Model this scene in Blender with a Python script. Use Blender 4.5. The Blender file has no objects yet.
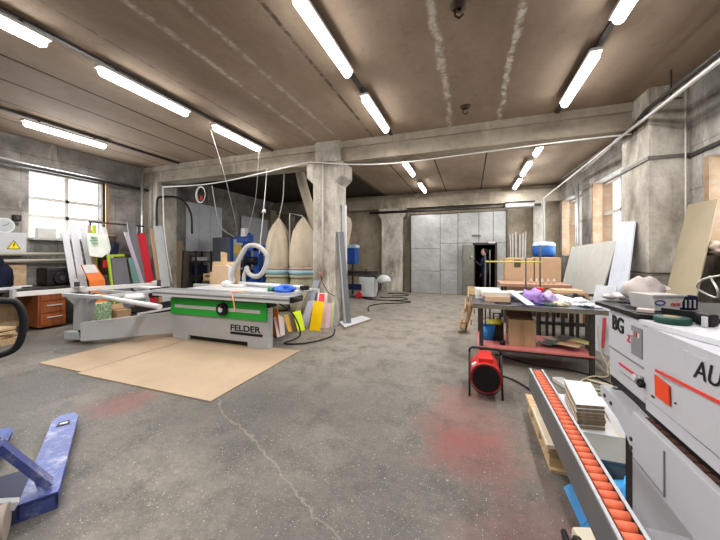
import bpy, bmesh, math, random
from mathutils import Vector, Matrix, Euler
random.seed(7)
SC = bpy.context.scene
COL = SC.collection
PI = math.pi

# ------------------------------------------------------------------ materials
def nodes(m):
    m.use_nodes = True
    nt = m.node_tree
    for n in list(nt.nodes): nt.nodes.remove(n)
    return nt, nt.nodes, nt.links

def mixrgb(nt, fac, a, b, typ='MIX'):
    n = nt.nodes.new('ShaderNodeMix'); n.data_type = 'RGBA'; n.blend_type = typ
    for sock, v in ((n.inputs[0], fac), (n.inputs[6], a), (n.inputs[7], b)):
        if isinstance(v, (int, float)): sock.default_value = v
        elif isinstance(v, tuple): sock.default_value = (*v[:3], 1)
        else: nt.links.new(v, sock)
    return n.outputs[2]

def mth(nt, op, a, b=None, c=None, clamp=False):
    n = nt.nodes.new('ShaderNodeMath'); n.operation = op; n.use_clamp = clamp
    for i, v in enumerate((a, b, c)):
        if v is None: continue
        if isinstance(v, (int, float)): n.inputs[i].default_value = v
        else: nt.links.new(v, n.inputs[i])
    return n.outputs[0]

def noise(nt, vec, scale, detail=4, rough=.6, vscale=None):
    if vscale is not None:
        mp = nt.nodes.new('ShaderNodeMapping'); mp.inputs['Scale'].default_value = vscale
        nt.links.new(vec, mp.inputs['Vector']); vec = mp.outputs[0]
    n = nt.nodes.new('ShaderNodeTexNoise'); n.inputs['Scale'].default_value = scale
    n.inputs['Detail'].default_value = detail; n.inputs['Roughness'].default_value = rough
    nt.links.new(vec, n.inputs['Vector'])
    return n.outputs['Fac']

def ramp(nt, fac, stops):
    n = nt.nodes.new('ShaderNodeValToRGB')
    el = n.color_ramp.elements
    while len(el) < len(stops): el.new(.5)
    for e, (p, c) in zip(el, stops):
        e.position = p
        e.color = (*c, 1) if isinstance(c, tuple) else (c, c, c, 1)
    nt.links.new(fac, n.inputs[0])
    return n.outputs[0]

def finish(nt, color, rough=.8, metal=0., bump=None, bstr=.3, bdist=.01, spec=.4):
    b = nt.nodes.new('ShaderNodeBsdfPrincipled'); o = nt.nodes.new('ShaderNodeOutputMaterial')
    if isinstance(color, tuple): b.inputs['Base Color'].default_value = (*color, 1)
    else: nt.links.new(color, b.inputs['Base Color'])
    if isinstance(rough, (int, float)): b.inputs['Roughness'].default_value = rough
    else: nt.links.new(rough, b.inputs['Roughness'])
    b.inputs['Metallic'].default_value = metal
    b.inputs['Specular IOR Level'].default_value = spec
    if bump is not None:
        bp = nt.nodes.new('ShaderNodeBump'); bp.inputs['Strength'].default_value = bstr
        bp.inputs['Distance'].default_value = bdist
        nt.links.new(bump, bp.inputs['Height']); nt.links.new(bp.outputs[0], b.inputs['Normal'])
    nt.links.new(b.outputs[0], o.inputs[0])
    return b

def coord(nt, kind='Object'):
    return nt.nodes.new('ShaderNodeTexCoord').outputs[kind]

MATS = {}
def paint(name, col, rough=.55, metal=0., var=.12, scale=6., dirt=0., dirtcol=(.10, .08, .06), spec=.4, bump=0.):
    if name in MATS: return MATS[name]
    m = bpy.data.materials.new(name); nt, N, L = nodes(m)
    v = coord(nt)
    n1 = noise(nt, v, scale, 5)
    dark = tuple(c * (1 - var) for c in col); lite = tuple(min(1, c * (1 + var * .6)) for c in col)
    c = ramp(nt, n1, [(.3, dark), (.7, lite)])
    if dirt > 0:
        n2 = noise(nt, v, scale * 2.3, 8, .75)
        f = ramp(nt, n2, [(.52, 0.), (.7, dirt)])
        c = mixrgb(nt, f, c, dirtcol)
    finish(nt, c, rough, metal, noise(nt, v, 60, 3) if bump else None, bump, .003, spec)
    MATS[name] = m
    return m

def emis(name, col, strength):
    m = bpy.data.materials.new(name); nt, N, L = nodes(m)
    e = N.new('ShaderNodeEmission'); e.inputs[0].default_value = (*col, 1); e.inputs[1].default_value = strength
    o = N.new('ShaderNodeOutputMaterial'); L.new(e.outputs[0], o.inputs[0]); MATS[name] = m
    return m

def line_mask(nt, x, x0, w, wob=None, amp=0.):
    """1 near x = x0, soft edge of width w"""
    d = mth(nt, 'SUBTRACT', x, x0)
    if wob is not None: d = mth(nt, 'ADD', d, mth(nt, 'MULTIPLY', mth(nt, 'SUBTRACT', wob, .5), amp))
    d = mth(nt, 'ABSOLUTE', d)
    return mth(nt, 'SUBTRACT', 1., mth(nt, 'DIVIDE', d, w), clamp=True)

def concrete(name, base, dark, light, scale=.8, vs=None, streak=.5, bump=.35, blocks=None):
    m = bpy.data.materials.new(name); nt, N, L = nodes(m)
    v = coord(nt)
    n1 = noise(nt, v, scale, 8, .62, vs)
    c = ramp(nt, n1, [(.28, dark), (.5, base), (.72, light)])
    n2 = noise(nt, v, scale * 7, 8, .7)
    c = mixrgb(nt, ramp(nt, n2, [(.45, 0.), (.75, .45)]), c, tuple(x * .55 for x in base))
    n3 = noise(nt, v, 2.2, 6, .7, (1, 1, .25))
    c = mixrgb(nt, ramp(nt, n3, [(.55, 0.), (.66, streak)]), c, tuple(min(1, x * 1.7) for x in base))
    hb = mth(nt, 'ADD', noise(nt, v, 14, 8, .7), mth(nt, 'MULTIPLY', n1, 1.5))
    if blocks:
        s = N.new('ShaderNodeSeparateXYZ'); L.new(v, s.inputs[0])
        cb = N.new('ShaderNodeCombineXYZ')
        L.new(s.outputs[blocks], cb.inputs[0]); L.new(s.outputs[2], cb.inputs[1])
        bk = N.new('ShaderNodeTexBrick'); L.new(cb.outputs[0], bk.inputs[0])
        bk.inputs['Scale'].default_value = 1.; bk.inputs['Brick Width'].default_value = 1.2
        bk.inputs['Row Height'].default_value = .6; bk.inputs['Mortar Size'].default_value = .012
        bk.inputs['Color1'].default_value = (1, 1, 1, 1); bk.inputs['Color2'].default_value = (.82, .82, .82, 1)
        bk.inputs['Mortar'].default_value = (.6, .6, .6, 1)
        c = mixrgb(nt, .7, c, bk.outputs[0], 'MULTIPLY')
    finish(nt, c, .92, 0, hb, bump, .03, .2)
    MATS[name] = m
    return m

M_wall = concrete('wall_concrete', (.32, .305, .285), (.12, .113, .104), (.49, .475, .45), 1.3, None, .7, blocks=1)
M_wallb = concrete('back_concrete', (.40, .345, .265), (.22, .19, .145), (.50, .445, .36), .9, None, .45)
M_col = concrete('column_concrete', (.46, .43, .38), (.15, .138, .12), (.66, .63, .58), 2.4, (1, 1, .5), .8)
M_beam = concrete('beam_concrete', (.40, .355, .29), (.19, .165, .13), (.52, .47, .395), 1.1, (.5, 1, 1), .4)
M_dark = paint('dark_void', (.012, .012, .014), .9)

def ceiling_mat():
    m = bpy.data.materials.new('ceiling_slab'); nt, N, L = nodes(m)
    v = coord(nt); s = N.new('ShaderNodeSeparateXYZ'); L.new(v, s.inputs[0]); x, y = s.outputs[0], s.outputs[1]
    n1 = noise(nt, v, .7, 7, .6, (1, .35, 1))
    c = ramp(nt, n1, [(.3, (.225, .168, .122)), (.52, (.335, .262, .198)), (.75, (.42, .345, .275))])
    n2 = noise(nt, v, 9, 8, .75)
    c = mixrgb(nt, ramp(nt, n2, [(.52, 0.), (.75, .5)]), c, (.17, .135, .10))
    n4 = noise(nt, v, .45, 5, .6)
    c = mixrgb(nt, ramp(nt, n4, [(.5, 0.), (.7, .45)]), c, (.20, .165, .13))
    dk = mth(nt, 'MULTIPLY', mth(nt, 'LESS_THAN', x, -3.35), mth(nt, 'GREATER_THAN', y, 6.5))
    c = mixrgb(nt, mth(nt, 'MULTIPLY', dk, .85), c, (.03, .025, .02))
    wob = noise(nt, v, 1.6, 5, .7)
    fine = noise(nt, v, 7, 6, .7)
    for x0, w, col, amp, st in ((-.34, .055, (.62, .58, .51), .26, .8), (.48, .05, (.62, .58, .51), .28, .85),
                                (-3.12, .05, (.60, .54, .47), .12, .6), (-2.62, .05, (.58, .53, .46), .12, .55),
                                (-1.9, .035, (.07, .055, .045), .02, .8), (-3.9, .03, (.1, .08, .065), .03, .5)):
        f = line_mask(nt, x, x0, w, wob, amp)
        f = mth(nt, 'MULTIPLY', mth(nt, 'MULTIPLY', f, 1.6, clamp=True), mth(nt, 'MULTIPLY', ramp(nt, fine, [(.40, .05), (.56, 1.)]), st * 1.1), clamp=True)
        f = mth(nt, 'MULTIPLY', f, mth(nt, 'LESS_THAN', y, 6.2))
        c = mixrgb(nt, f, c, col)
    for x0, w, far in ((-5.4, .03, 0), (-6.15, .03, 0), (-7.0, .02, 0), (-7.9, .02, 0), (-.87, .022, 1), (.38, .022, 1), (-2.06, .022, 1), (-3.3, .03, 1)):
        f = mth(nt, 'MULTIPLY', line_mask(nt, x, x0, w), 1.6, clamp=True)
        if far: f = mth(nt, 'MULTIPLY', f, mth(nt, 'GREATER_THAN', y, 6.3))
        c = mixrgb(nt, f, c, (.025, .02, .017))
    finish(nt, c, .8, 0, mth(nt, 'ADD', fine, n1), .25, .02, .3)
    return m

def floor_mat():
    m = bpy.data.materials.new('worn_concrete_floor'); nt, N, L = nodes(m)
    v = coord(nt); s = N.new('ShaderNodeSeparateXYZ'); L.new(v, s.inputs[0]); x, y = s.outputs[0], s.outputs[1]
    n1 = noise(nt, v, .55, 8, .62)
    c = ramp(nt, n1, [(.32, (.095, .09, .086)), (.5, (.170, .161, .148)), (.68, (.29, .27, .235))])
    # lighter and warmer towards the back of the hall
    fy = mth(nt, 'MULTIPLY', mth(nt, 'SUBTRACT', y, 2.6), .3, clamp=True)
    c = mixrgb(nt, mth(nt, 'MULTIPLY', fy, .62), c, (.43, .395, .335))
    n2 = noise(nt, v, 3.3, 8, .75)
    c = mixrgb(nt, ramp(nt, n2, [(.47, 0.), (.68, .75)]), c, (.07, .066, .062))
    n2b = noise(nt, v, 24, 5, .8)
    c = mixrgb(nt, ramp(nt, n2b, [(.3, .55), (.62, 0.)]), c, (.09, .086, .082))
    # specks
    for sc_, th, col, fac in ((30, .13, (.60, .59, .55), .85), (75, .22, (.52, .51, .48), .8), (140, .3, (.40, .385, .35), .55), (110, .24, (.07, .065, .06), .6)):
        vo = N.new('ShaderNodeTexVoronoi'); vo.inputs['Scale'].default_value = sc_; L.new(v, vo.inputs['Vector'])
        vc = N.new('ShaderNodeSeparateColor'); L.new(vo.outputs['Color'], vc.inputs[0])
        f = mth(nt, 'MULTIPLY', mth(nt, 'LESS_THAN', vo.outputs['Distance'], th), mth(nt, 'GREATER_THAN', vc.outputs[0], .72))
        f = mth(nt, 'MULTIPLY', f, mth(nt, 'MULTIPLY', ramp(nt, n2, [(.35, .25), (.6, 1.)]), fac))
        c = mixrgb(nt, f, c, col)
    # red stains
    for (cx, cy, r, st) in ((-.02, 2.85, .55, .4), (.02, 2.45, .45, .45), (-3.3, 2.1, .35, .42), (-.1, 3.4, .35, .3), (.35, 1.75, .5, .3)):
        dx = mth(nt, 'SUBTRACT', x, cx); dy = mth(nt, 'SUBTRACT', y, cy)
        d = mth(nt, 'SQRT', mth(nt, 'ADD', mth(nt, 'MULTIPLY', dx, dx), mth(nt, 'MULTIPLY', dy, dy)))
        d = mth(nt, 'ADD', d, mth(nt, 'MULTIPLY', mth(nt, 'SUBTRACT', n2, .5), .9))
        f = mth(nt, 'MULTIPLY', mth(nt, 'SUBTRACT', 1., mth(nt, 'DIVIDE', d, r), clamp=True), 1.8, clamp=True)
        f = mth(nt, 'MULTIPLY', f, mth(nt, 'MULTIPLY', ramp(nt, n2b, [(.3, .3), (.6, 1.)]), st))
        c = mixrgb(nt, f, c, (.26, .045, .04))
    # long crack running towards the viewer
    n3 = noise(nt, v, 1.3, 7, .65)
    lin = mth(nt, 'ADD', mth(nt, 'MULTIPLY', mth(nt, 'ADD', x, 2.34), .476), mth(nt, 'MULTIPLY', mth(nt, 'SUBTRACT', y, 2.39), .879))
    lin = mth(nt, 'ADD', lin, mth(nt, 'MULTIPLY', mth(nt, 'SUBTRACT', n3, .5), .45))
    f = mth(nt, 'SUBTRACT', 1., mth(nt, 'DIVIDE', mth(nt, 'ABSOLUTE', lin), .014), clamp=True)
    f = mth(nt, 'MULTIPLY', f, mth(nt, 'MULTIPLY', mth(nt, 'LESS_THAN', x, -.3), mth(nt, 'GREATER_THAN', x, -2.5)))
    c = mixrgb(nt, mth(nt, 'MULTIPLY', f, .28), c, (.46, .43, .36))
    r = ramp(nt, n1, [(.3, .42), (.7, .72)])
    finish(nt, c, r, 0, mth(nt, 'ADD', n2b, n2), .35, .012, .35)
    return m

def brick_mat():
    m = bpy.data.materials.new('orange_brick'); nt, N, L = nodes(m)
    v = coord(nt); s = N.new('ShaderNodeSeparateXYZ'); L.new(v, s.inputs[0])
    cb = N.new('ShaderNodeCombineXYZ'); L.new(mth(nt, 'ADD', s.outputs[0], s.outputs[1]), cb.inputs[0]); L.new(s.outputs[2], cb.inputs[1])
    bk = N.new('ShaderNodeTexBrick'); L.new(cb.outputs[0], bk.inputs[0]); bk.inputs['Scale'].default_value = 1
    bk.inputs['Brick Width'].default_value = .25; bk.inputs['Row Height'].default_value = .077; bk.inputs['Mortar Size'].default_value = .006
    bk.inputs['Color1'].default_value = (.42, .29, .19, 1); bk.inputs['Color2'].default_value = (.34, .235, .155, 1); bk.inputs['Mortar'].default_value = (.33, .27, .2, 1)
    c = mixrgb(nt, ramp(nt, noise(nt, v, 6, 6), [(.45, 0.), (.7, .5)]), bk.outputs[0], (.45, .40, .33))
    finish(nt, c, .9, 0, noise(nt, v, 20, 5), .3, .01, .2)
    return m

def sheetmetal():
    m = bpy.data.materials.new('dented_sheet_metal'); nt, N, L = nodes(m)
    v = coord(nt)
    n1 = noise(nt, v, 1.2, 5, .55)
    c = ramp(nt, n1, [(.3, (.33, .34, .34)), (.7, (.48, .49, .49))])
    n2 = noise(nt, v, 5, 8, .8)
    c = mixrgb(nt, ramp(nt, n2, [(.55, 0.), (.8, .4)]), c, (.27, .265, .25))
    s = N.new('ShaderNodeSeparateXYZ'); L.new(v, s.inputs[0])
    finish(nt, c, .5, .25, mth(nt, 'ADD', n1, mth(nt, 'MULTIPLY', n2, .15)), .8, .12, .5)
    return m

def wood(name, col, dark, scale=3., ax=(1, 12, 12), rough=.65):
    m = bpy.data.materials.new(name); nt, N, L = nodes(m); v = coord(nt)
    n = noise(nt, v, scale, 6, .6, ax)
    c = ramp(nt, n, [(.3, dark), (.65, col)])
    finish(nt, c, rough, 0, n, .1, .003, .3); MATS[name] = m
    return m

M_ceil, M_floor, M_brick, M_sheet = ceiling_mat(), floor_mat(), brick_mat(), sheetmetal()
M_wood = wood('raw_pine', (.62, .47, .30), (.42, .29, .17))
M_ply = wood('plywood', (.66, .50, .33), (.52, .37, .22), 2., (1, 6, 6))
M_mdf = paint('hardboard', (.42, .325, .23), .6, 0, .10, 1.5, .25, (.30, .21, .13))
M_mdf2 = paint('hardboard_tan', (.40, .345, .25), .65, 0, .08, 2)
M_redwood = wood('reddish_veneer', (.36, .13, .05), (.22, .07, .03), 2., (8, 8, 1), .4)
M_card = paint('cardboard', (.47, .33, .205), .8, 0, .10, 4)
M_card2 = paint('pale_cardboard', (.60, .44, .30), .8, 0, .08, 4)
M_grey = paint('machine_grey', (.43, .445, .46), .42, .0, .06, 3, .2, (.30, .30, .29))
M_white = paint('machine_white', (.52, .535, .58), .38, 0, .04, 2, .10, (.45, .44, .42))
M_alu = paint('aluminium', (.62, .63, .65), .32, .75, .10, 8, .15, (.35, .34, .33))
M_alul = paint('pale_aluminium', (.66, .67, .69), .38, .35, .06, 6)
M_steel = paint('dark_steel', (.10, .095, .09), .5, .55, .3, 10, .4, (.17, .10, .06))
M_steelplate = paint('steel_plate', (.20, .20, .23), .32, .7, .25, 5, .3, (.12, .10, .09))
M_green = paint('saw_green', (.035, .40, .06), .35, 0, .08, 3)
M_black = paint('matt_black', (.018, .018, .02), .5, 0, .2, 8)
M_rubber = paint('black_cable', (.02, .02, .022), .55)
M_whcab = paint('white_cable', (.62, .61, .58), .5)
M_redp = paint('heater_red', (.62, .035, .03), .35, 0, .1, 5)
M_bluep = paint('worn_blue', (.085, .115, .31), .42, .1, .3, 3, .9, (.40, .40, .44))
M_bluem = paint('deep_blue', (.03, .10, .36), .45, 0, .15, 5)
M_orange = paint('orange_rubber', (.68, .17, .09), .5, 0, .12, 20)
M_wboard = paint('white_board', (.66, .675, .72), .35, 0, .04, 2)
M_edge = wood('chipboard_edge', (.42, .33, .23), (.26, .19, .12), 30, (1, 1, 1), .9)
M_fabric = paint('filter_cloth', (.55, .48, .38), .9, 0, .12, 3)
M_sack = paint('olive_sack', (.40, .38, .27), .6, 0, .15, 3)
M_plast = paint('white_plastic', (.62, .615, .61), .4, 0, .08, 6)
M_pinkshelf = paint('red_pink_board', (.62, .22, .21), .6, 0, .15, 3, .3, (.34, .12, .11))
M_navy = paint('navy_cloth', (.012, .016, .04), .9)
M_skin = paint('skin', (.68, .45, .38), .6)
M_hair = paint('dark_hair', (.05, .035, .028), .8)
M_lamp = emis('tube_light', (1., .975, .95), 17.)
def C(name, col, rough=.5, **k): return paint('col_' + name, col, rough, 0, .08, 5, **k)

# ------------------------------------------------------------------ geometry
class MB:
    def __init__(s): s.bm = bmesh.new(); s.mats = []
    def mi(s, m):
        if m not in s.mats: s.mats.append(m)
        return s.mats.index(m)
    def _add(s, vs, fs, m, smooth=False):
        i = s.mi(m); bv = [s.bm.verts.new(v) for v in vs]
        for f in fs:
            try:
                fc = s.bm.faces.new([bv[k] for k in f]); fc.material_index = i; fc.smooth = smooth
            except ValueError: pass
        return bv
    def box(s, x0, x1, y0, y1, z0, z1, m, rot=None, bev=0.):
        """axis box; rot = (angle about z) round its own centre"""
        c = Vector(((x0 + x1) / 2, (y0 + y1) / 2, (z0 + z1) / 2))
        h = Vector((abs(x1 - x0) / 2, abs(y1 - y0) / 2, abs(z1 - z0) / 2))
        t = bmesh.new(); bmesh.ops.create_cube(t, size=1)
        for v in t.verts: v.co = Vector((v.co.x * 2 * h.x, v.co.y * 2 * h.y, v.co.z * 2 * h.z))
        if bev > 0: bmesh.ops.bevel(t, geom=list(t.edges), offset=min(bev, .45 * min(h) * 2), segments=2, affect='EDGES', profile=.6)
        R = Matrix.Identity(3)
        if rot is not None: R = Euler(rot if isinstance(rot, tuple) else (0, 0, rot)).to_matrix()
        s._merge(t, m, lambda p: R @ p + c)
    def _merge(s, t, m, fn, smooth=False):
        i = s.mi(m); mp = {}
        for v in t.verts: mp[v] = s.bm.verts.new(fn(v.co.copy()))
        for f in t.faces:
            try:
                nf = s.bm.faces.new([mp[v] for v in f.verts]); nf.material_index = i; nf.smooth = smooth
            except ValueError: pass
        t.free()
    def quadslab(s, a, b, c, d, t, m, medge=None):
        """flat board through four corners, thickness t to the back"""
        P = [Vector(p) for p in (a, b, c, d)]
        n = (P[1] - P[0]).cross(P[3] - P[0]).normalized() * t
        vs = P + [p + n for p in P]
        s._add(vs, [(0, 1, 2, 3), (7, 6, 5, 4)], m)
        s._add(vs, [(0, 4, 5, 1), (1, 5, 6, 2), (2, 6, 7, 3), (3, 7, 4, 0)], medge or m)
    def prism(s, pts, d, m):
        """polygon pts (3d, planar) extruded by vector d"""
        d = Vector(d); P = [Vector(p) for p in pts]; n = len(P)
        s._add(P + [p + d for p in P], [tuple(range(n)), tuple(range(2 * n - 1, n - 1, -1))] +
               [(i, n + i, n + (i + 1) % n, (i + 1) % n) for i in range(n)], m)
    def tube(s, pts, r, m, n=8, caps=True, smooth=True):
        P = [Vector(p) for p in pts]; k = len(P)
        rs = r if isinstance(r, (list, tuple)) else [r] * k
        T = []
        for i in range(k):
            a = P[max(i - 1, 0)]; b = P[min(i + 1, k - 1)]
            T.append((b - a).normalized())
        up = Vector((0, 0, 1)) if abs(T[0].z) < .9 else Vector((1, 0, 0))
        u = T[0].cross(up).normalized()
        vs = []
        for i in range(k):
            u = (u - T[i] * u.dot(T[i])).normalized(); w = T[i].cross(u)
            for j in range(n):
                a = 2 * PI * j / n
                vs.append(P[i] + (u * math.cos(a) + w * math.sin(a)) * rs[i])
        fs = [(i * n + j, i * n + (j + 1) % n, (i + 1) * n + (j + 1) % n, (i + 1) * n + j) for i in range(k - 1) for j in range(n)]
        bv = s._add(vs, fs, m, smooth)
        if caps:
            i = s.mi(m)
            for ring in (bv[:n][::-1], bv[-n:]):
                try: f = s.bm.faces.new(ring); f.material_index = i
                except ValueError: pass
    def bar(s, a, b, w, h, m):
        """square bar from a to b: w sideways, h in the other direction"""
        a, b = Vector(a), Vector(b); t = (b - a).normalized()
        up = Vector((0, 0, 1)) if abs(t.z) < .95 else Vector((0, 1, 0))
        u = t.cross(up).normalized() * w / 2; v = u.cross(t).normalized() * h / 2
        vs = [a - u - v, a + u - v, a + u + v, a - u + v, b - u - v, b + u - v, b + u + v, b - u + v]
        s._add(vs, [(0, 1, 2, 3), (7, 6, 5, 4), (0, 4, 5, 1), (1, 5, 6, 2), (2, 6, 7, 3), (3, 7, 4, 0)], m)
    def cyl(s, a, b, r, m, n=20, r2=None): s.tube([a, b], [r, r if r2 is None else r2], m, n)
    def lathe(s, c, prof, m, n=24, wob=0., sx=1., sy=1.):
        vs = []; k = len(prof); rnd = [1 + wob * math.sin(j * 3.1) * .6 + wob * random.uniform(-.5, .5) for j in range(n)]
        for (r, z) in prof:
            for j in range(n):
                a = 2 * PI * j / n; q = r * rnd[j]
                vs.append((c[0] + q * math.cos(a) * sx, c[1] + q * math.sin(a) * sy, c[2] + z))
        fs = [(i * n + j, i * n + (j + 1) % n, (i + 1) * n + (j + 1) % n, (i + 1) * n + j) for i in range(k - 1) for j in range(n)]
        s._add(vs, fs, m, True)
    def blob(s, c, size, m, amp=.2, seed=0, sub=3, flat=True):
        t = bmesh.new(); bmesh.ops.create_icosphere(t, subdivisions=sub, radius=1)
        from mathutils import noise as nz
        for v in t.verts:
            k = 1 + amp * nz.noise(v.co * 1.9 + Vector((seed * 7.3, seed * 3.1, 0))) * 2 + amp * .6 * nz.noise(v.co * 5 + Vector((seed, 0, seed * 2)))
            v.co *= k
            v.co = Vector((v.co.x * size[0], v.co.y * size[1], v.co.z * size[2]))
            if flat and v.co.z < -size[2] * .5: v.co.z = -size[2] * .5
        o = Vector(c) + Vector((0, 0, size[2] * .5 if flat else 0))
        s._merge(t, m, lambda p: p + o, True)
    def build(s, name, parent=None, world=True):
        bmesh.ops.recalc_face_normals(s.bm, faces=list(s.bm.faces))
        me = bpy.data.meshes.new(name)
        if parent is not None:
            off = abs_loc(parent)
        else:
            xs = [v.co for v in s.bm.verts]
            off = Vector(((min(p.x for p in xs) + max(p.x for p in xs)) / 2, (min(p.y for p in xs) + max(p.y for p in xs)) / 2, min(p.z for p in xs)))
            if name.split('_')[0] in ('wall', 'floor', 'ceiling'): off = Vector((0, 0, 0))
        for v in s.bm.verts: v.co -= off
        s.bm.to_mesh(me); s.bm.free()
        for m in s.mats: me.materials.append(m)
        o = bpy.data.objects.new(name, me); COL.objects.link(o)
        if parent is not None: o.parent = parent
        else: o.location = off
        return o

def abs_loc(o):
    l = Vector(o.location)
    while o.parent: o = o.parent; l += Vector(o.location)
    return l

def tag(o, label=None, cat=None, group=None, kind=None):
    if label: o['label'] = label
    if cat: o['category'] = cat
    if group: o['group'] = group
    if kind: o['kind'] = kind
    return o
def thing(name, label, cat, loc=(0, 0, 0), group=None):
    o = bpy.data.objects.new(name, None); o.empty_display_size = .1; COL.objects.link(o); o.location = loc
    return tag(o, label, cat, group)
def struct(o, label=None): return tag(o, label, None, None, 'structure')
def copy_tree(o, parent=None):
    c = o.copy(); COL.objects.link(c)
    if parent: c.parent = parent
    for ch in list(o.children): copy_tree(ch, c)
    return c
def bez(pts, n=8):
    """Catmull-Rom through pts"""
    P = [Vector(p) for p in pts]; P = [P[0] * 2 - P[1]] + P + [P[-1] * 2 - P[-2]]; out = []
    for i in range(1, len(P) - 2):
        for k in range(n):
            t = k / n; a, b, c, d = P[i - 1:i + 3]
            out.append(.5 * ((2 * b) + (c - a) * t + (2 * a - 5 * b + 4 * c - d) * t * t + (3 * b - a - 3 * c + d) * t ** 3))
    out.append(P[-2]); return out
def cable(name, pts, r, m, label, cat='cable', group=None, n=8):
    b = MB(); b.tube(bez(pts, n), r, m, 6); return tag(b.build(name), label, cat, group)
def text_mesh(s, size, origin, ux, uz, m, name, parent, depth=.002, xs=1., shear=0., bold=0.):
    cu = bpy.data.curves.new('t', 'FONT'); cu.body = s; cu.size = size; cu.extrude = depth; cu.shear = shear; cu.bevel_depth = bold; cu.bevel_resolution = 0
    o = bpy.data.objects.new('t', cu); COL.objects.link(o)
    bpy.context.view_layer.update()
    me = bpy.data.meshes.new_from_object(o.evaluated_get(bpy.context.evaluated_depsgraph_get()))
    bpy.data.objects.remove(o); bpy.data.curves.remove(cu)
    ux = Vector(ux).normalized(); uz = Vector(uz).normalized(); nn = ux.cross(uz)
    off = abs_loc(parent)
    for v in me.vertices:
        v.co = Vector(origin) + ux * v.co.x * xs + uz * v.co.y + nn * v.co.z - off
    me.name = name; me.materials.clear(); me.materials.append(m)
    q = bpy.data.objects.new(name, me); COL.objects.link(q); q.parent = parent
    return q
def skin_mesh(name, verts, edges, radii, m, parent=None, loc=(0, 0, 0), root=0, sub=1):
    me = bpy.data.meshes.new(name); me.from_pydata(verts, edges, []); o = bpy.data.objects.new(name, me); COL.objects.link(o)
    o.modifiers.new('s', 'SKIN')
    for i, r in enumerate(radii):
        sv = me.skin_vertices[0].data[i]; sv.radius = (r, r) if isinstance(r, (int, float)) else r; sv.use_root = (i == root)
    md = o.modifiers.new('u', 'SUBSURF'); md.levels = sub; md.render_levels = sub
    bpy.context.view_layer.update()
    m2 = bpy.data.meshes.new_from_object(o.evaluated_get(bpy.context.evaluated_depsgraph_get()))
    bpy.data.objects.remove(o); m2.name = name; m2.materials.clear(); m2.materials.append(m)
    for p in m2.polygons: p.use_smooth = True
    q = bpy.data.objects.new(name, m2); COL.objects.link(q)
    if parent: q.parent = parent
    q.location = loc
    return q

# ------------------------------------------------------------------ room shell
XL, XR, YB, YF, ZC = -8.78, 2.93, 12.4, -3.0, 3.94
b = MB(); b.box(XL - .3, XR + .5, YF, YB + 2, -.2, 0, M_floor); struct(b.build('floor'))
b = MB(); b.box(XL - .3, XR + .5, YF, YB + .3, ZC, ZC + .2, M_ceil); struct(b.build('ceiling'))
def wall_x(name, x0, x1, y0, y1, holes, m, mrev=None):
    ys = sorted({y0, y1, *[h[0] for h in holes], *[h[1] for h in holes]}); zs = sorted({0, ZC, *[h[2] for h in holes], *[h[3] for h in holes]})
    b = MB()
    for i in range(len(ys) - 1):
        for k in range(len(zs) - 1):
            cy, cz = (ys[i] + ys[i + 1]) / 2, (zs[k] + zs[k + 1]) / 2
            if any(h[0] < cy < h[1] and h[2] < cz < h[3] for h in holes): continue
            b.box(x0, x1, ys[i], ys[i + 1], zs[k], zs[k + 1], m)
    return struct(b.build(name))
LW = (3.72, 5.16, 1.84, 3.31)
RW = [(7.4, 9.33, 1.45, 3.28), (10.05, 12.1, 1.45, 3.28), (3.3, 5.36, 1.52, 2.78)]
wall_x('wall_left', XL - .3, XL, YF, YB, [LW], M_wall)
wall_x('wall_right', XR, XR + .42, YF, YB, RW, M_wall)
b = MB(); b.box(XL, XR, YF - .2, YF, 0, ZC, M_wall); struct(b.build('wall_front'))
# back wall with the doorway behind the metal partition
b = MB()
b.box(XL, .18, YB, YB + .3, 0, ZC, M_wallb); b.box(.88, XR, YB, YB + .3, 0, ZC, M_wallb); b.box(.18, .88, YB, YB + .3, 1.9, ZC, M_wallb)
struct(b.build('wall_back'))
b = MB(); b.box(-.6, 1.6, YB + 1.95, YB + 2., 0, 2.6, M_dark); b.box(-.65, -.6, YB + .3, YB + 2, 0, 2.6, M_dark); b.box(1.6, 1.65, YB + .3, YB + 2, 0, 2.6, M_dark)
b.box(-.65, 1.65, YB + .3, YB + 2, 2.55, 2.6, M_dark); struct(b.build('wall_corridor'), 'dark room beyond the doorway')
# brick reveals on the right windows
for i, h in enumerate(RW):
    b = MB(); b.box(XR - .012, XR + .40, h[1] - .09, h[1] - .002, h[2] + .002, h[3] - .002, M_brick)
    b.box(XR - .005, XR + .40, h[0] + .002, h[0] + .05, h[2] + .002, h[3] - .002, M_brick)
    struct(b.build('trim_%d' % (i + 1)), 'orange brick window reveal')
# beam across the hall and back beam
b = MB(); b.box(XL, XR, 6.17, 6.6, 3.52, ZC, M_beam); b.box(XL, XR, 6.10, 6.17, 3.80, ZC, M_beam); struct(b.build('ceiling_beam'), 'concrete beam across the hall')
b = MB(); b.box(XL, XR, 12.1, YB, 3.33, 3.76, M_beam); struct(b.build('ceiling_beam'), 'concrete beam along the back wall')
b = MB(); b.box(XR - .03, XR, YF, 5.66, 2.86, 2.91, M_steel); b.box(2.45, XR, 5.64, 6.52, 2.88, 2.93, C('pipe_shadow', (.16, .15, .135)))  # thin dark strips modelled where the pipes cast their shadow
struct(b.build('trim_4'), 'dark strips in place of the pipe shadow on the right wall and pillar')  # no real trim, only strips standing in for the pipe shadow

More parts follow.
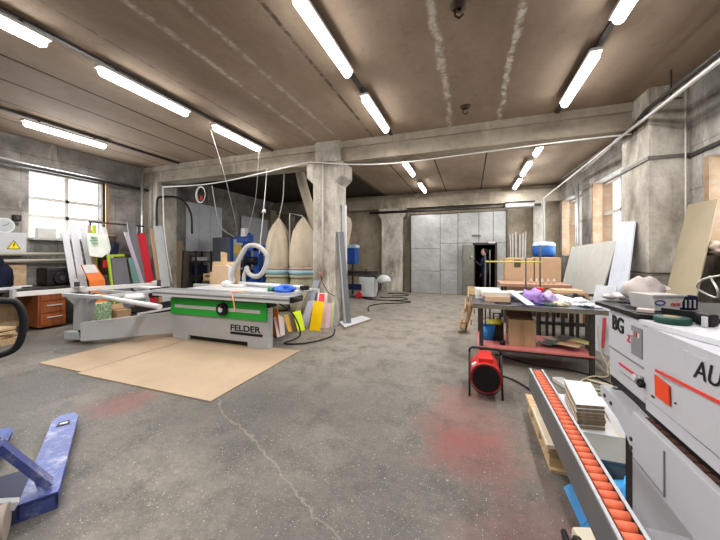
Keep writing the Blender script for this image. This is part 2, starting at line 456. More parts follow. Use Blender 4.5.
def column(x0, x1, y0, y1, ztop, hz, hw, name='column', label=''):
    b = MB(); cx = (x0 + x1) / 2
    pts = [(x0, y0, 0), (x1, y0, 0), (x1, y0, hz - .15), (x1 + hw, y0, hz), (x1 + hw, y0, ztop), (x0 - hw, y0, ztop), (x0 - hw, y0, hz), (x0, y0, hz - .15)]
    b.prism(pts, (0, y1 - y0, 0), M_col)
    return b, cx
b, _ = column(-3.27, -2.74, 6.03, 6.64, 3.50, 3.2, .16); b.box(-3.2, -2.62, 6.0, 6.1, 3.50, ZC, M_col)
struct(b.build('column'), 'freestanding concrete column in the middle of the hall')
b, _ = column(-3.38, -2.52, 12.0, YB, 3.33, 3.05, .12); struct(b.build('column'), 'concrete column on the back wall')
b = MB(); b.box(2.08, 2.45, 12.1, YB, 0, 3.33, M_col); struct(b.build('column'), 'narrow pilaster on the back wall near the corner')
b = MB(); b.box(2.47, XR, 5.66, 6.50, 0, ZC, M_col); struct(b.build('column'), 'concrete pillar on the right wall')
b = MB(); b.box(XL, -8.25, 6.15, 6.75, 0, 3.52, M_col); struct(b.build('column'), 'concrete pillar on the left wall')
b = MB(); b.box(XL, -8.5, 11.7, YB, 0, 3.5, M_wallb); struct(b.build('column'), 'pilaster in the far left corner')

# windows
def glass_mat():
    m = bpy.data.materials.new('hazy_glass'); nt, N, L = nodes(m)
    t = N.new('ShaderNodeBsdfTransparent'); g = N.new('ShaderNodeBsdfGlossy'); g.inputs['Roughness'].default_value = .1
    mx = N.new('ShaderNodeMixShader'); mx.inputs[0].default_value = .06
    L.new(t.outputs[0], mx.inputs[1]); L.new(g.outputs[0], mx.inputs[2]); o = N.new('ShaderNodeOutputMaterial'); L.new(mx.outputs[0], o.inputs[0]); return m
M_glass = glass_mat()
M_frame = paint('window_frame', (.55, .53, .50), .6); M_wframe = wood('window_wood', (.45, .30, .19), (.3, .19, .12), 3, (10, 10, 1))
def window(n, x, h, bars_y, bars_z, mf, fw=.05, lab=''):
    t = thing('window_%d' % n, None, None, (x, (h[0] + h[1]) / 2, h[2])); t['kind'] = 'structure'; t['label'] = lab
    b = MB(); y0, y1, z0, z1 = h
    b.box(x - .04, x + .04, y0, y1, z0, z0 + fw, mf); b.box(x - .04, x + .04, y0, y1, z1 - fw, z1, mf)
    b.box(x - .04, x + .04, y0, y0 + fw, z0 + fw, z1 - fw, mf); b.box(x - .04, x + .04, y1 - fw, y1, z0 + fw, z1 - fw, mf)
    for y in bars_y: b.box(x - .03, x + .03, y - .03, y + .03, z0 + fw, z1 - fw, mf)
    for z in bars_z: b.box(x - .03, x + .03, y0 + fw, y1 - fw, z - .035, z + .035, mf)
    b.build('window_frame', t)
    b = MB(); b.box(x - .004, x + .004, y0 + fw * .5, y1 - fw * .5, z0 + fw * .5, z1 - fw * .5, M_glass); b.build('window_pane', t)
    return t
w = window(1, XL - .12, LW, [4.42], [2.72, 2.33], M_frame, .04, 'bright window on the left wall with white bars')
b = MB(); b.box(XL - .16, XL + .02, LW[0] - .05, LW[1] + .08, LW[3], LW[3] + .05, M_wframe); b.box(XL - .16, XL + .02, LW[1], LW[1] + .08, LW[2], LW[3], M_wframe)
b.build('window_lining', w)
window(2, XR + .25, RW[0], [8.35], [2.5], M_frame, .05, 'bright window on the right wall behind the large board')
window(3, XR + .25, RW[1], [11.1], [2.5], M_frame, .05, 'bright window nearest the far right corner')
window(4, XR + .25, RW[2], [4.3], [], M_frame, .05, 'window beside the brick reveal at the right edge')

# metal partition with an open steel door
PY = 11.9
t = thing('wall_partition', None, None, (-.5, PY, 0)); t['kind'] = 'structure'; t['label'] = 'grey sheet metal partition wall at the back'
def panel(x0, x1, z0, z1):
    b = MB(); b.box(x0 + .008, x1 - .008, PY - .03, PY, z0 + .006, z1 - .006, M_sheet, None, .006); return b.build('sheet_panel', t)
b = MB(); b.box(-2.19, .10, PY, PY + .05, 0.0, 3.04, M_steel); b.box(.9, 1.19, PY, PY + .05, 0, 3.04, M_steel); b.box(.1, .9, PY, PY + .05, 1.86, 3.04, M_steel)
b.box(1.19, 1.24, PY - .04, PY + .06, 0, 3.06, M_steel); b.box(-2.2, -2.16, PY - .04, PY + .5, 0, 3.05, M_steel); b.build('frame', t)
for q in ((-2.16, -1.06, 0, .85), (-2.16, -1.06, .85, 1.7), (-2.16, -1.06, 1.7, 3.0), (-1.06, -.42, 0, .9), (-1.06, -.42, .9, 1.9), (-1.06, -.42, 1.9, 3.0),
          (-.42, .1, 0, 1.9), (-.42, .3, 1.9, 3.02), (.3, .78, 1.9, 3.02), (.78, 1.19, 1.9, 3.02), (.9, 1.19, 0, 1.9)): panel(*q)
d = thing('door_1', None, None, (.13, PY, 0)); d['kind'] = 'structure'; d['label'] = 'dull grey steel door standing open against the partition'
M_door = paint('door_steel', (.22, .215, .19), .5, .3, .2, 4, .4)
b = MB(); b.quadslab((-.26, PY - .25, .03), (.12, PY - .06, .03), (.12, PY - .06, 1.83), (-.26, PY - .25, 1.83), .03, M_door)
b.bar((-.24, PY - .26, .05), (-.24, PY - .26, 1.8), .04, .02, M_door); b.bar((-.24, PY - .26, .9), (.12, PY - .08, .9), .02, .04, M_door); b.build('door_leaf', d)
b = MB(); b.box(.02, .10, PY - .16, PY - .1, 1.38, 1.44, M_plast); b.bar((.0, PY - .15, 1.3), (.0, PY - .15, 1.45), .02, .02, M_black); b.build('door_handle', d)
b = MB(); b.box(.10, .14, PY - .06, PY + .02, 0, 1.87, M_steel); b.box(.86, .90, PY - .06, PY + .02, 0, 1.87, M_steel); b.box(.1, .9, PY - .06, PY + .02, 1.83, 1.87, M_steel); b.build('door_frame', d)
b = MB(); b.box(.07, .36, PY - .06, PY - .03, 2.13, 2.20, C('plate_grey', (.2, .2, .2))); tag(b.build('wall_sign'), 'small grey plate above the open steel door', 'sign')
b = MB(); b.box(.62, .84, PY - .09, PY - .03, 1.88, 1.94, M_plast); tag(b.build('wall_sign'), 'small white plate at the right top of the doorway', 'sign')

# ------------------------------------------------------------------ ceiling lights
proto = thing('ceiling_light', 'x', 'light', (0, 0, 0), 'tube lights on the ceiling')
b = MB(); b.box(-.065, .065, -.66, .66, 0.02, .06, M_plast, None, .01); b.box(-.012, .012, -.45, -.42, .06, .105, M_steel); b.box(-.012, .012, .42, .45, .06, .105, M_steel); b.build('housing', proto)
b = MB(); b.tube([(0, -.63, -.01), (0, -.6, -.015), (0, .6, -.015), (0, .63, -.01)], [.03, .052, .052, .03], M_lamp, 12); b.build('diffuser', proto)
LP = [(-4.35, 1.35, 'bright tube light cut by the top left corner of the photo'), (-4.35, 3.12, 'bright tube light second along the left ceiling row'),
      (-4.35, 4.94, 'bright tube light of the left row just before the beam'), (-7.32, 3.67, 'bright tube light near the left wall above the window'),
      (-1.46, 3.0, 'bright tube light at the top centre, nearest in the middle row'), (-1.46, 4.88, 'bright tube light of the middle row just before the beam'),
      (-1.55, 8.25, 'small tube light of the middle row just beyond the beam'), (-1.55, 10.75, 'smallest tube light of the middle row, furthest back'),
      (1.36, 3.05, 'tube light at the top right, cut by the photo edge'), (1.36, 4.85, 'bright tube light of the right row just before the beam'),
      (1.42, 7.4, 'tube light of the right row just beyond the beam'), (1.42, 9.3, 'tube light of the right row, second beyond the beam'), (1.46, 11.2, 'tube light of the right row, furthest back')]
for i, (x, y, lab) in enumerate(LP):
    o = proto if i == 0 else copy_tree(proto)
    o.location = (x, y, 3.80); o['label'] = lab
for x, lab in ((-4.35, 'metal mounting rail carrying the left row of tube lights'), (-1.5, 'metal mounting rail carrying the middle row of tube lights'), (1.4, 'metal mounting rail carrying the right row of tube lights'), (-7.32, 'thin rail above the tube light nearest the left wall')):
    b = MB(); b.box(x - .03, x + .03, -1, 6.05, 3.90, 3.925, M_steel)
    for y in range(0, 7, 1): b.box(x - .006, x + .006, y - .1, y - .09, 3.925, ZC, M_steel)
    tag(b.build('mounting_rail'), lab, 'rail')
# eye bolts in the ceiling
for x, y, lab in ((-.1, 3.15, 'rusty hook in the ceiling near the top of the photo'), (-.07, 5.35, 'rusty hook in the ceiling nearer to the beam')):
    b = MB(); b.lathe((x, y, ZC), [(.09, 0), (.07, -.03), (.02, -.04)], C('rust', (.07, .045, .03)), 12); b.tube([(x - .04, y, ZC - .03), (x - .04, y, ZC - .1), (x, y, ZC - .13), (x + .04, y, ZC - .1)], .012, C('rust', (.07, .045, .03)), 6)
    tag(b.build('ceiling_hook'), lab, 'hook')

# pipes and conduits
def pipe(name, pts, r, m, label, cat='pipe', group=None):
    b = MB(); b.tube(pts, r, m, 8); return tag(b.build(name), label, cat, group)
pipe('conduit', [(2.34, -1, 3.44), (2.36, 6.45, 3.44), (2.36, 11.9, 3.40), (2.36, 11.9, 2.0)], .017, M_whcab, 'pale conduit running below the ceiling on the right, bending down to the blue tank')
pipe('conduit', [(2.44, -1, 3.50), (2.40, 6.45, 3.48), (2.60, 9.0, 3.55)], .028, M_alu, 'shiny thicker conduit running beside the pale one on the right wall')
pipe('conduit', [(2.60, -1, 3.64), (2.42, 5.6, 3.60), (2.42, 6.1, 3.48), (2.42, 6.7, 3.48), (2.42, 9.9, 3.6)], .03, M_steel, 'dark pipe above the bright conduits on the right wall')
for i, y in enumerate((2.6, 4.1, 5.2)):
    b = MB(); b.box(2.38, 2.62, y, y + .02, 3.545, 3.56, M_steel); b.box(2.50, 2.515, y, y + .02, 3.56, ZC, M_steel); tag(b.build('pipe_bracket'), 'dark bracket holding the conduits to the right wall', 'bracket', 'pipe brackets on the right wall')
pipe('heating_pipe', [(2.72, 9.7, 0), (2.72, 9.7, 3.4)], .03, M_alu, 'vertical pipe between the two right windows')
pipe('heating_pipe', [(2.72, 9.85, 0), (2.72, 9.85, 3.4)], .02, M_alu, 'thinner vertical pipe between the two right windows')
pipe('wall_conduit', [(2.86, 5.61, .3), (2.86, 5.61, ZC - .05)], .010, M_whcab, 'white vertical conduit in the corner of the right pillar')
pipe('heating_pipe', [(-3.9, 12.0, 3.18), (2.3, 12.0, 3.2)], .05, M_steel, 'dark horizontal pipe along the back wall')
b = MB(); b.box(1.16, 2.04, 11.7, 12.1, 3.12, 3.26, C('ductg', (.36, .37, .38))); b.box(1.16, 2.06, 11.68, 11.93, 3.26, 3.30, M_black); tag(b.build('air_duct'), 'pale box duct on the back wall above the window corner', 'duct')
pipe('heating_pipe', [(-8.6, -1, 3.30), (-8.6, 6.2, 3.30)], .03, M_steel, 'upper dark pipe along the left wall under the ceiling')
pipe('heating_pipe', [(-8.62, -1, 3.38), (-8.62, 6.2, 3.38)], .02, M_alu, 'thin upper pipe along the left wall above the window')
pipe('heating_pipe', [(-8.62, -1, 1.50), (-8.62, 5.7, 1.50)], .035, C('pipe_cream', (.42, .39, .34)), 'upper radiator pipe below the left window')
pipe('heating_pipe', [(-8.62, -1, 1.36), (-8.62, 5.7, 1.36)], .035, C('pipe_cream', (.42, .39, .34)), 'lower radiator pipe below the left window')
pipe('heating_pipe', [(-8.5, 5.9, 0), (-8.5, 5.9, 3.9)], .03, M_alu, 'vertical pipe on the left wall beside the window')
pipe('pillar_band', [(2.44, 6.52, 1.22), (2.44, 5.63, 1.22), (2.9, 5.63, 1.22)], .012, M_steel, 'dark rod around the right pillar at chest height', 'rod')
pipe('wall_conduit', [(-3.02, 6.0, .95), (-3.02, 6.0, 3.5)], .014, M_whcab, 'white conduit running up the front of the middle column')

# cables overhead
cable('overhead_cable', [(-7.77, 5.95, 3.30), (-5.91, 5.95, 3.27), (-3.31, 5.95, 3.52)], .018, M_whcab, 'white cable across the hall left of the middle column', 'cable')
cable('overhead_cable', [(-3.31, 5.95, 3.52), (-2.25, 5.95, 3.36), (-1.3, 5.95, 3.30), (0, 5.95, 3.33), (1.42, 5.95, 3.37), (2.38, 5.95, 3.38)], .013, M_whcab, 'white cable across the hall right of the middle column', 'cable')
cable('hanging_cable', [(-7.77, 5.95, 3.30), (-7.7, 5.95, 2.0), (-7.44, 5.95, .75)], .016, M_whcab, 'white cable dropping beside the leaning boards')
HC = 'white cables hanging over the drilling machine'
cable('hanging_cable', [(-4.4, 4.28, 3.74), (-4.9, 5.2, 3.0), (-5.9, 6.6, 2.25), (-6.73, 7.55, 2.02)], .007, M_whcab, 'thin cable hanging from the left end of the tube light')
cable('hanging_cable', [(-6.07, 5.95, 3.2), (-6.5, 6.5, 2.75), (-6.8, 7.0, 2.28), (-6.75, 7.5, 2.0)], .014, M_whcab, 'white cable sagging from the overhead cable to the blue machine')
cable('hanging_cable', [(-4.38, 5.6, 3.74), (-5.2, 6.5, 2.9), (-6.3, 7.5, 2.05)], .007, M_whcab, 'thin cable hanging from the right end of the tube light')
cable('hanging_cable', [(-4.54, 6.1, 3.55), (-4.64, 6.1, 2.55), (-4.77, 6.1, 1.5)], .011, M_whcab, 'white cord with a knot hanging under the beam')
cable('hanging_cable', [(-4.50, 6.75, 3.9), (-4.60, 6.85, 3.0), (-4.80, 6.95, 2.45)], .013, M_whcab, 'cord holding up the left dust bag')
b = MB(); b.blob((-4.63, 6.1, 2.48), (.05, .05, .06), M_plast, .3, 3, 2); tag(b.build('cable_knot'), 'white knot on the cord under the beam', 'knot')
b = MB()
for k in range(3):
    b.tube([(-6.41 + (.135 + .012 * k) * math.cos(a * PI / 10), 5.93 - .01 * k, 3.0 + (.19 + .01 * k) * math.sin(a * PI / 10)) for a in range(21)], .008, M_whcab, 6)
b.tube([(-6.38, 5.9, 2.95), (-6.36, 5.9, 2.85)], .02, M_redp, 6)
tag(b.build('cable_coil'), 'coil of white cable hanging from the overhead cable', 'cable')
cable('wall_hose', [(-8.2, 6.1, 1.9), (-8.2, 6.1, 2.9), (-8.15, 6.2, 3.1), (-7.9, 6.6, 3.1), (-7.75, 6.8, 2.7), (-7.75, 6.85, 2.1)], .03, M_black, 'black hose arched against the left pillar', 'hose')

# ------------------------------------------------------------------ hardboard sheets on the floor
SG = None
b = MB(); b.box(-5.55, -4.63, 2.45, 4.2, .001, .012, M_mdf); tag(b.build('floor_board'), 'brown hardboard sheet on the floor left of the seam, by the swing arm', 'board')
b = MB(); b.box(-4.615, -2.47, 2.40, 4.12, .001, .013, M_mdf); tag(b.build('floor_board'), 'large brown hardboard sheet lying in front of the saw', 'board')

# ------------------------------------------------------------------ panel saw
saw = thing('panel_saw', 'grey and green sliding table saw with long aluminium table', 'saw', (-3.96, 4.4, 0))
b = MB()
b.prism([(-4.97, 4.0, .012), (-4.60, 4.0, .012), (-4.60, 4.0, .09), (-3.35, 4.0, .09), (-3.35, 4.0, .012), (-2.96, 4.0, .012), (-2.96, 4.0, .76), (-4.97, 4.0, .76)], (0, .12, 0), M_grey); b.box(-4.95, -3.50, 4.12, 4.78, .05, .76, M_grey)
b.box(-4.62, -3.3, 4.04, 4.08, .02, .10, M_black); b.build('base_cabinet', saw)
b = MB(); b.box(-4.99, -2.97, 3.965, 3.998, .455, .725, M_green); gs = b.build('green_panel', saw)
b = MB(); b.box(-4.88, -3.08, 3.955, 3.968, .565, .62, M_alul); b.build('rail_strip', gs)
b = MB(); b.box(-3.0, -2.94, 3.99, 4.2, .66, .76, M_black); b.build('corner_block', saw)
b = MB(); b.cyl((-3.80, 3.97, .60), (-3.80, 3.90, .60), .10, M_black, 24); b.cyl((-3.80, 3.90, .60), (-3.80, 3.885, .60), .045, M_plast, 16); b.tube([(-3.74, 3.89, .65), (-3.74, 3.84, .65)], .016, M_black, 8); b.build('handwheel', saw)
text_mesh('FELDER', .135, (-3.70, 3.998, .255), (1, 0, 0), (0, 0, 1), M_black, 'lettering', saw, .001, 1.33, 0, .003)
for dx_, dz_ in ((.006, 0), (0, .004)): pass
b = MB(); b.box(-3.69, -3.06, 3.993, 3.999, .195, .235, M_black); b.build('underline', saw)
b = MB()
M_groove = paint('alu_groove', (.34, .35, .37), .4, .5)
b.box(-5.2, -2.45, 3.80, 4.12, .775, .885, M_alu, None, .008)
b.box(-5.2, -2.45, 3.785, 3.80, .845, .882, M_alul); b.box(-5.2, -2.45, 3.785, 3.80, .78, .812, M_alul); b.box(-5.2, -2.45, 3.792, 3.80, .815, .842, M_groove)
for y in (3.87, 3.95, 4.03): b.box(-5.2, -2.45, y, y + .012, .885, .888, M_groove)
b.build('sliding_table', saw)
b = MB(); b.box(-5.26, -5.2, 3.78, 4.12, .74, .90, M_black); b.build('end_cap', saw); b = MB(); b.box(-2.45, -2.40, 3.82, 4.10, .79, .87, M_black); b.box(-2.40, -2.30, 3.84, 3.90, .84, .87, M_steel); b.build('end_cap', saw)
b = MB(); b.box(-4.85, -2.70, 4.16, 4.95, .84, .88, M_alul, None, .004); b.box(-3.50, -2.75, 4.16, 4.22, .70, .84, M_grey); b.build('saw_table', saw)
b = MB(); b.box(-5.6, -2.6, 4.98, 5.05, .80, .86, M_alul); b.cyl((-4.2, 4.80, .935), (-2.7, 4.62, .925), .035, M_alul, 14); b.box(-2.74, -2.60, 4.58, 4.66, .885, .955, M_black); b.build('rip_fence', saw)
b = MB(); b.box(-4.40, -3.95, 4.55, 4.68, .882, .93, M_plast, .1, .02); b.blob((-4.34, 4.6, .90), (.11, .08, .07), M_plast, .15, 2, 2); b.build('blade_guard', saw)
# outrigger swing arm
b = MB(); b.quadslab((-6.06, 3.24, .07), (-4.98, 4.14, .10), (-4.98, 4.14, .475), (-6.06, 3.24, .37), .10, M_grey)
for t_, z in ((.06, .30), (.06, .13), (.45, .36), (.45, .16)):
    x, y = -6.06 + 1.08 * t_, 3.24 + .9 * t_; b.cyl((x, y, z), (x + .008, y - .012, z), .014, M_black, 8)
b.box(-5.1, -4.96, 4.1, 4.3, .1, .5, M_grey); b.build('swing_arm', saw)
b = MB(); b.prism([(-6.72, 3.33, .79), (-5.90, 3.33, .81), (-5.96, 3.33, .74), (-6.12, 3.33, .68), (-6.18, 3.33, .40), (-6.30, 3.33, .04), (-6.52, 3.33, .04), (-6.50, 3.33, .62), (-6.70, 3.33, .72)], (0, .12, 0), M_grey)
b.box(-6.50, -6.1, 3.22, 3.32, .06, .18, M_grey, .15); b.box(-6.2, -6.05, 3.24, 3.34, .10, .22, M_black); b.build('support_post', saw)
b = MB()
b.bar((-6.40, 2.56, .895), (-5.95, 4.45, .895), .07, .07, M_plast); b.box(-6.45, -6.36, 2.52, 2.56, .85, .97, M_grey); b.build('crosscut_fence', saw)
b = MB()
for a_, c_ in (((-6.1, 3.0, .85), (-5.2, 3.0, .85)), ((-5.95, 4.0, .85), (-5.2, 4.0, .85)), ((-5.22, 2.98, .85), (-5.22, 4.02, .85)), ((-6.1, 3.5, .85), (-5.2, 3.5, .85))): b.bar(a_, c_, .06, .05, M_grey)
b.cyl((-5.75, 3.98, .87), (-5.24, 3.98, .87), .045, M_plast, 12); b.build('outrigger_frame', saw)
b = MB(); b.cyl((-6.72, 3.34, .85), (-5.25, 3.05, .84), .024, M_steel, 10); b.cyl((-5.6, 3.12, .845), (-3.62, 2.73, .845), .034, M_plast, 12); b.cyl((-5.66, 3.13, .845), (-5.5, 3.10, .845), .045, M_black, 12); b.build('stop_rail', saw)
b = MB(); b.box(-6.24, -6.19, 3.2, 3.26, .935, 1.03, M_steel, .3, .01); b.cyl((-6.215, 3.23, 1.03), (-6.215, 3.23, 1.07), .02, M_alu, 8); b.box(-6.25, -6.05, 3.18, 3.28, .935, .955, M_alu); b.build('flip_stop', saw)
b = MB(); b.box(-5.80, -5.68, 4.2, 4.30, .88, .98, M_plast, .3, .02); b.box(-5.45, -5.40, 4.05, 4.10, .85, 1.02, M_steel, .2, .01); b.build('clamp', saw)
b = MB(); b.lathe((-5.15, 3.45, .80), [(.0, .05), (.12, .05), (.16, .0), (.14, -.03), (.0, -.03)], M_plast, 16); b.build('tray', saw)
# things on and at the saw
cable_pts = [(-2.9, 4.1, .76), (-2.72, 4.35, .5), (-2.75, 4.6, .1), (-2.9, 4.35, .02), (-2.55, 4.5, .02), (-2.35, 5.0, .02), (-2.5, 5.5, .02)]
cable('power_cable', cable_pts, .012, M_rubber, 'black cable looping over the floor from the saw to the column')
b = MB(); b.tube(bez([(-3.4, 4.05, .895), (-3.55, 3.86, .895), (-3.42, 3.76, .82), (-3.38, 3.74, .70), (-3.36, 3.74, .62)], 6), .010, C('orangecord', (.85, .35, .2)), 6); tag(b.build('push_cord'), 'orange cord hanging over the front edge of the saw table', 'cord')
b = MB(); b.blob((-2.86, 4.30, .885), (.19, .10, .075), C('bluebag', (.05, .16, .65)), .3, 5, 3); tag(b.build('plastic_bag'), 'crumpled bright blue bag on the right end of the saw table', 'bag')
b = MB(); b.lathe((-3.12, 4.3, .885), [(0, 0), (.06, 0), (.065, .03), (.05, .06), (0, .06)], C('dkgreen', (.03, .2, .09)), 14); tag(b.build('tape_roll'), 'green roll beside the blue bag on the saw table', 'tape')
M_hose = paint('dusty_hose', (.46, .45, .43), .6, 0, .2, 9)
# dust hose above the saw
hp = bez([(-4.44, 4.9, .93), (-4.46, 4.9, 1.14), (-4.29, 4.9, 1.42), (-4.12, 4.9, 1.64), (-3.9, 4.9, 1.66), (-3.72, 4.9, 1.56), (-3.64, 4.9, 1.42), (-3.72, 4.9, 1.19), (-3.86, 4.9, 1.07), (-4.05, 4.9, 1.10), (-4.14, 4.9, 1.25)], 14)
b = MB(); b.tube(hp, [.043 + .005 * (i % 2) for i in range(len(hp))], M_hose, 12)
hp = bez([(-4.14, 4.95, 1.25), (-4.2, 4.92, 1.1), (-4.19, 4.9, .93)], 12); b.tube(hp, [.036 + .004 * (i % 2) for i in range(len(hp))], M_hose, 10)
tag(b.build('dust_hose'), 'ribbed grey extraction hose looping above the saw table', 'hose')
hg = 'offcuts of wood heaped behind the saw'
b = MB(); b.box(-5.20, -4.75, 5.10, 5.25, .30, 1.25, M_card2); tag(b.build('wood_block'), 'pale brown cardboard front of the heap behind the saw', 'board')
b = MB(); b.box(-5.35, -4.72, 5.26, 5.40, .30, 1.33, M_ply); b.box(-5.45, -5.35, 5.28, 5.38, .30, 1.10, M_ply); tag(b.build('wood_block'), 'notched plywood piece in the heap behind the saw', 'board')
b = MB(); b.quadslab((-5.22, 5.42, .3), (-5.02, 5.42, .3), (-5.12, 5.44, 1.52), (-5.27, 5.44, 1.55), .03, M_wood); tag(b.build('wood_block'), 'tall slanting pine offcut in the heap behind the saw', 'board')
b = MB(); b.quadslab((-4.76, 5.12, .3), (-4.52, 5.02, .3), (-4.6, 5.05, 1.22), (-4.84, 5.15, 1.28), .02, M_wboard); tag(b.build('offcut_board'), 'white panel leaning on the heap behind the saw', 'board')
b = MB(); b.box(-5.5, -4.5, 5.06, 5.5, .02, .30, M_wood); tag(b.build('storage_crate'), 'low wooden crate under the heap behind the saw', 'crate')

# ------------------------------------------------------------------ leaning boards on the left wall
mc = dict(w1=M_wboard, w2=M_wboard, w3=M_wboard, tan=C('tanb', (.42, .32, .20)), lime=C('limeb', (.42, .60, .03)), w4=M_wboard, dark=C('greyb', (.20, .205, .22)),
          lilac=C('lilacb', (.55, .50, .60)), teal=C('tealb', (.17, .30, .28)), red=C('redb', (.62, .03, .05)), tan2=C('tan2b', (.50, .34, .22)), white=C('palegrey', (.62, .66, .68)), grayl=C('greyl', (.17, .17, .19)))
LEAN = [
('w1', [(-8.067, 3.924, 1.983), (-8.071, 4.03, 2.008), (-7.752, 4.17, 0.01), (-7.752, 4.037, 0.01)], 'narrow white plank leftmost of those leaning on the left rack'),
('w2', [(-8.073, 4.05, 2.205), (-8.074, 4.18, 2.215), (-7.722, 4.32, 0.01), (-7.722, 4.16, 0.01)], 'tall white plank second from the left on the rack by the window'),
('w3', [(-8.038, 4.205, 2.176), (-8.04, 4.345, 2.19), (-7.692, 4.557, 0.01), (-7.692, 4.389, 0.01)], 'wide white plank behind the white and green bag'),
('tan', [(-8.003, 4.353, 2.145), (-8.004, 4.42, 2.151), (-7.662, 4.506, 0.01), (-7.662, 4.393, 0.01)], 'brown plank between the white planks in front of the window'),
('lime', [(-8.096, 4.5, 2.161), (-8.097, 4.58, 2.168), (-7.752, 4.436, 0.01), (-7.752, 4.258, 0.01)], 'lime green strip leaning at the left end of the dark rail'),
('w4', [(-8.06, 4.661, 2.128), (-8.062, 4.755, 2.135), (-7.722, 5.012, 0.01), (-7.722, 4.877, 0.01)], 'white plank leaning at the right edge of the window'),
('dark', [(-8.056, 5.22, 2.286), (-8.059, 5.415, 2.305), (-7.692, 5.581, 0.01), (-7.692, 5.346, 0.01)], 'tall dark grey board leaning left of the red board'),
('lilac', [(-7.986, 5.105, 2.04), (-7.987, 5.199, 2.046), (-7.662, 5.615, 0.01), (-7.662, 5.516, 0.01)], 'pale lilac plank leaning in front of the tall dark grey board'),
('teal', [(-7.781, 5.064, 1.403), (-7.78, 5.181, 1.402), (-7.502, 5.387, 0.01), (-7.502, 5.159, 0.01)], 'grey green board leaning below the lilac plank'),
('red', [(-8.042, 5.404, 2.01), (-8.048, 5.664, 2.053), (-7.722, 5.806, 0.01), (-7.722, 5.642, 0.01)], 'bright red board leaning on the left rack'),
('tan2', [(-8.041, 5.792, 2.194), (-8.042, 5.875, 2.201), (-7.692, 5.91, 0.01), (-7.692, 5.827, 0.01)], 'narrow tan strip leaning right of the red board'),
('white', [(-8.021, 5.887, 2.255), (-8.024, 6.118, 2.275), (-7.662, 6.165, 0.01), (-7.662, 5.897, 0.01)], 'tall pale grey board at the right end of the leaning boards'),
('grayl', [(-7.582, 4.572, 1.41), (-7.586, 4.893, 1.43), (-7.302, 4.916, 0.01), (-7.302, 4.556, 0.01)], 'short dark grey board leaning beside the lime green strips'),
]
for k, q, lab in LEAN:
    b = MB(); b.quadslab(q[0], q[1], q[2], q[3], .018, mc[k]); tag(b.build('leaning_board'), lab, 'board')
b = MB(); b.bar((-7.56, 4.50, 1.46), (-7.57, 4.84, 1.47), .03, .05, C('limeb', (.42, .60, .03))); b.bar((-7.57, 4.50, 1.48), (-7.28, 4.50, .02), .05, .03, C('limeb', (.42, .60, .03))); tag(b.build('lime_frame'), 'bright lime angle strip around the short grey board', 'strip')
b = MB(); b.quadslab((-7.60, 4.02, 1.27), (-7.60, 4.28, 1.27), (-7.45, 4.37, .95), (-7.45, 4.08, .95), .02, C('orangep', (.80, .22, .06)))
b.quadslab((-7.585, 4.03, 1.27), (-7.585, 4.26, 1.27), (-7.51, 4.29, 1.10), (-7.51, 4.05, 1.10), .004, M_plast); b.quadslab((-7.45, 4.08, .95), (-7.45, 4.37, .95), (-7.33, 4.40, .02), (-7.33, 4.12, .02), .02, C('orangep', (.80, .22, .06)))
tag(b.build('leaning_board'), 'orange board with white paper leaning under the bags', 'board')
b = MB(); b.prism([(-7.82, 4.22, 1.95), (-7.80, 4.60, 1.95), (-7.68, 4.60, 1.55), (-7.64, 4.42, 1.42), (-7.62, 4.18, 1.45)], (.02, 0, .005), C('bagwhite', (.70, .74, .70)))
for k in range(6): b.box(-7.79, -7.70, 4.25 + .03 * (k % 2), 4.38, 1.53 + .065 * k, 1.55 + .065 * k, C('leaf', (.25, .5, .25)))
tag(b.build('paper_bag'), 'white bag with green print hanging before the planks', 'bag')
b = MB(); b.prism([(-7.75, 4.72, 1.80), (-7.75, 4.82, 1.72), (-7.65, 4.72, 1.42), (-7.65, 4.58, 1.50)], (.05, 0, 0), M_navy); tag(b.build('work_glove'), 'dark navy cloth hanging between the bag and lime strip', 'cloth')
b = MB(); b.box(-7.6, -7.58, 4.42, 4.52, 1.2, 1.36, C('redb', (.62, .03, .05)), (0, .1, 0)); tag(b.build('red_card'), 'small red card beside the orange board', 'card')
# rack carrying the boards
t = thing('board_rack', 'dark steel rail on posts behind the leaning boards', 'rack', (-8.3, 5.0, 0))
b = MB(); b.bar((-8.22, 4.48, 2.24), (-8.22, 5.75, 2.24), .05, .04, M_steel); b.build('rail', t)
for y in (4.52, 5.6): b = MB(); b.bar((-8.30, y, 0), (-8.22, y, 2.24), .04, .04, M_steel); b.build('post', t)
b = MB(); b.box(-7.25, -6.55, 4.5, 5.9, .08, .14, M_steel); b.box(-7.25, -7.2, 4.5, 5.9, .0, .3, M_steel); b.box(-7.2, -6.6, 4.6, 5.8, .14, .17, M_steel); b.box(-7.15, -6.65, 4.7, 5.7, .17, .21, M_black); b.bar((-6.55, 4.45, .24), (-6.55, 5.9, .24), .05, .04, M_plast); tag(b.build('low_trolley'), 'dark low trolley with a pale edge strip under the leaning boards', 'trolley')
M_leafbag = paint('green_print', (.42, .58, .38), .6, 0, .7, 25)
b = MB(); b.box(-7.25, -7.05, 4.0, 4.28, .02, .5, M_leafbag, .2, .03); tag(b.build('shopping_bag'), 'white and green printed bag standing under the saw outrigger', 'bag')
b = MB(); b.box(-7.25, -7.0, 4.34, 4.62, .0, .30, M_card); b.box(-7.24, -7.22, 4.34, 4.6, .3, .42, M_card, (0, -.5, 0)); tag(b.build('cardboard_box'), 'small open cardboard box right of the printed bag', 'box')

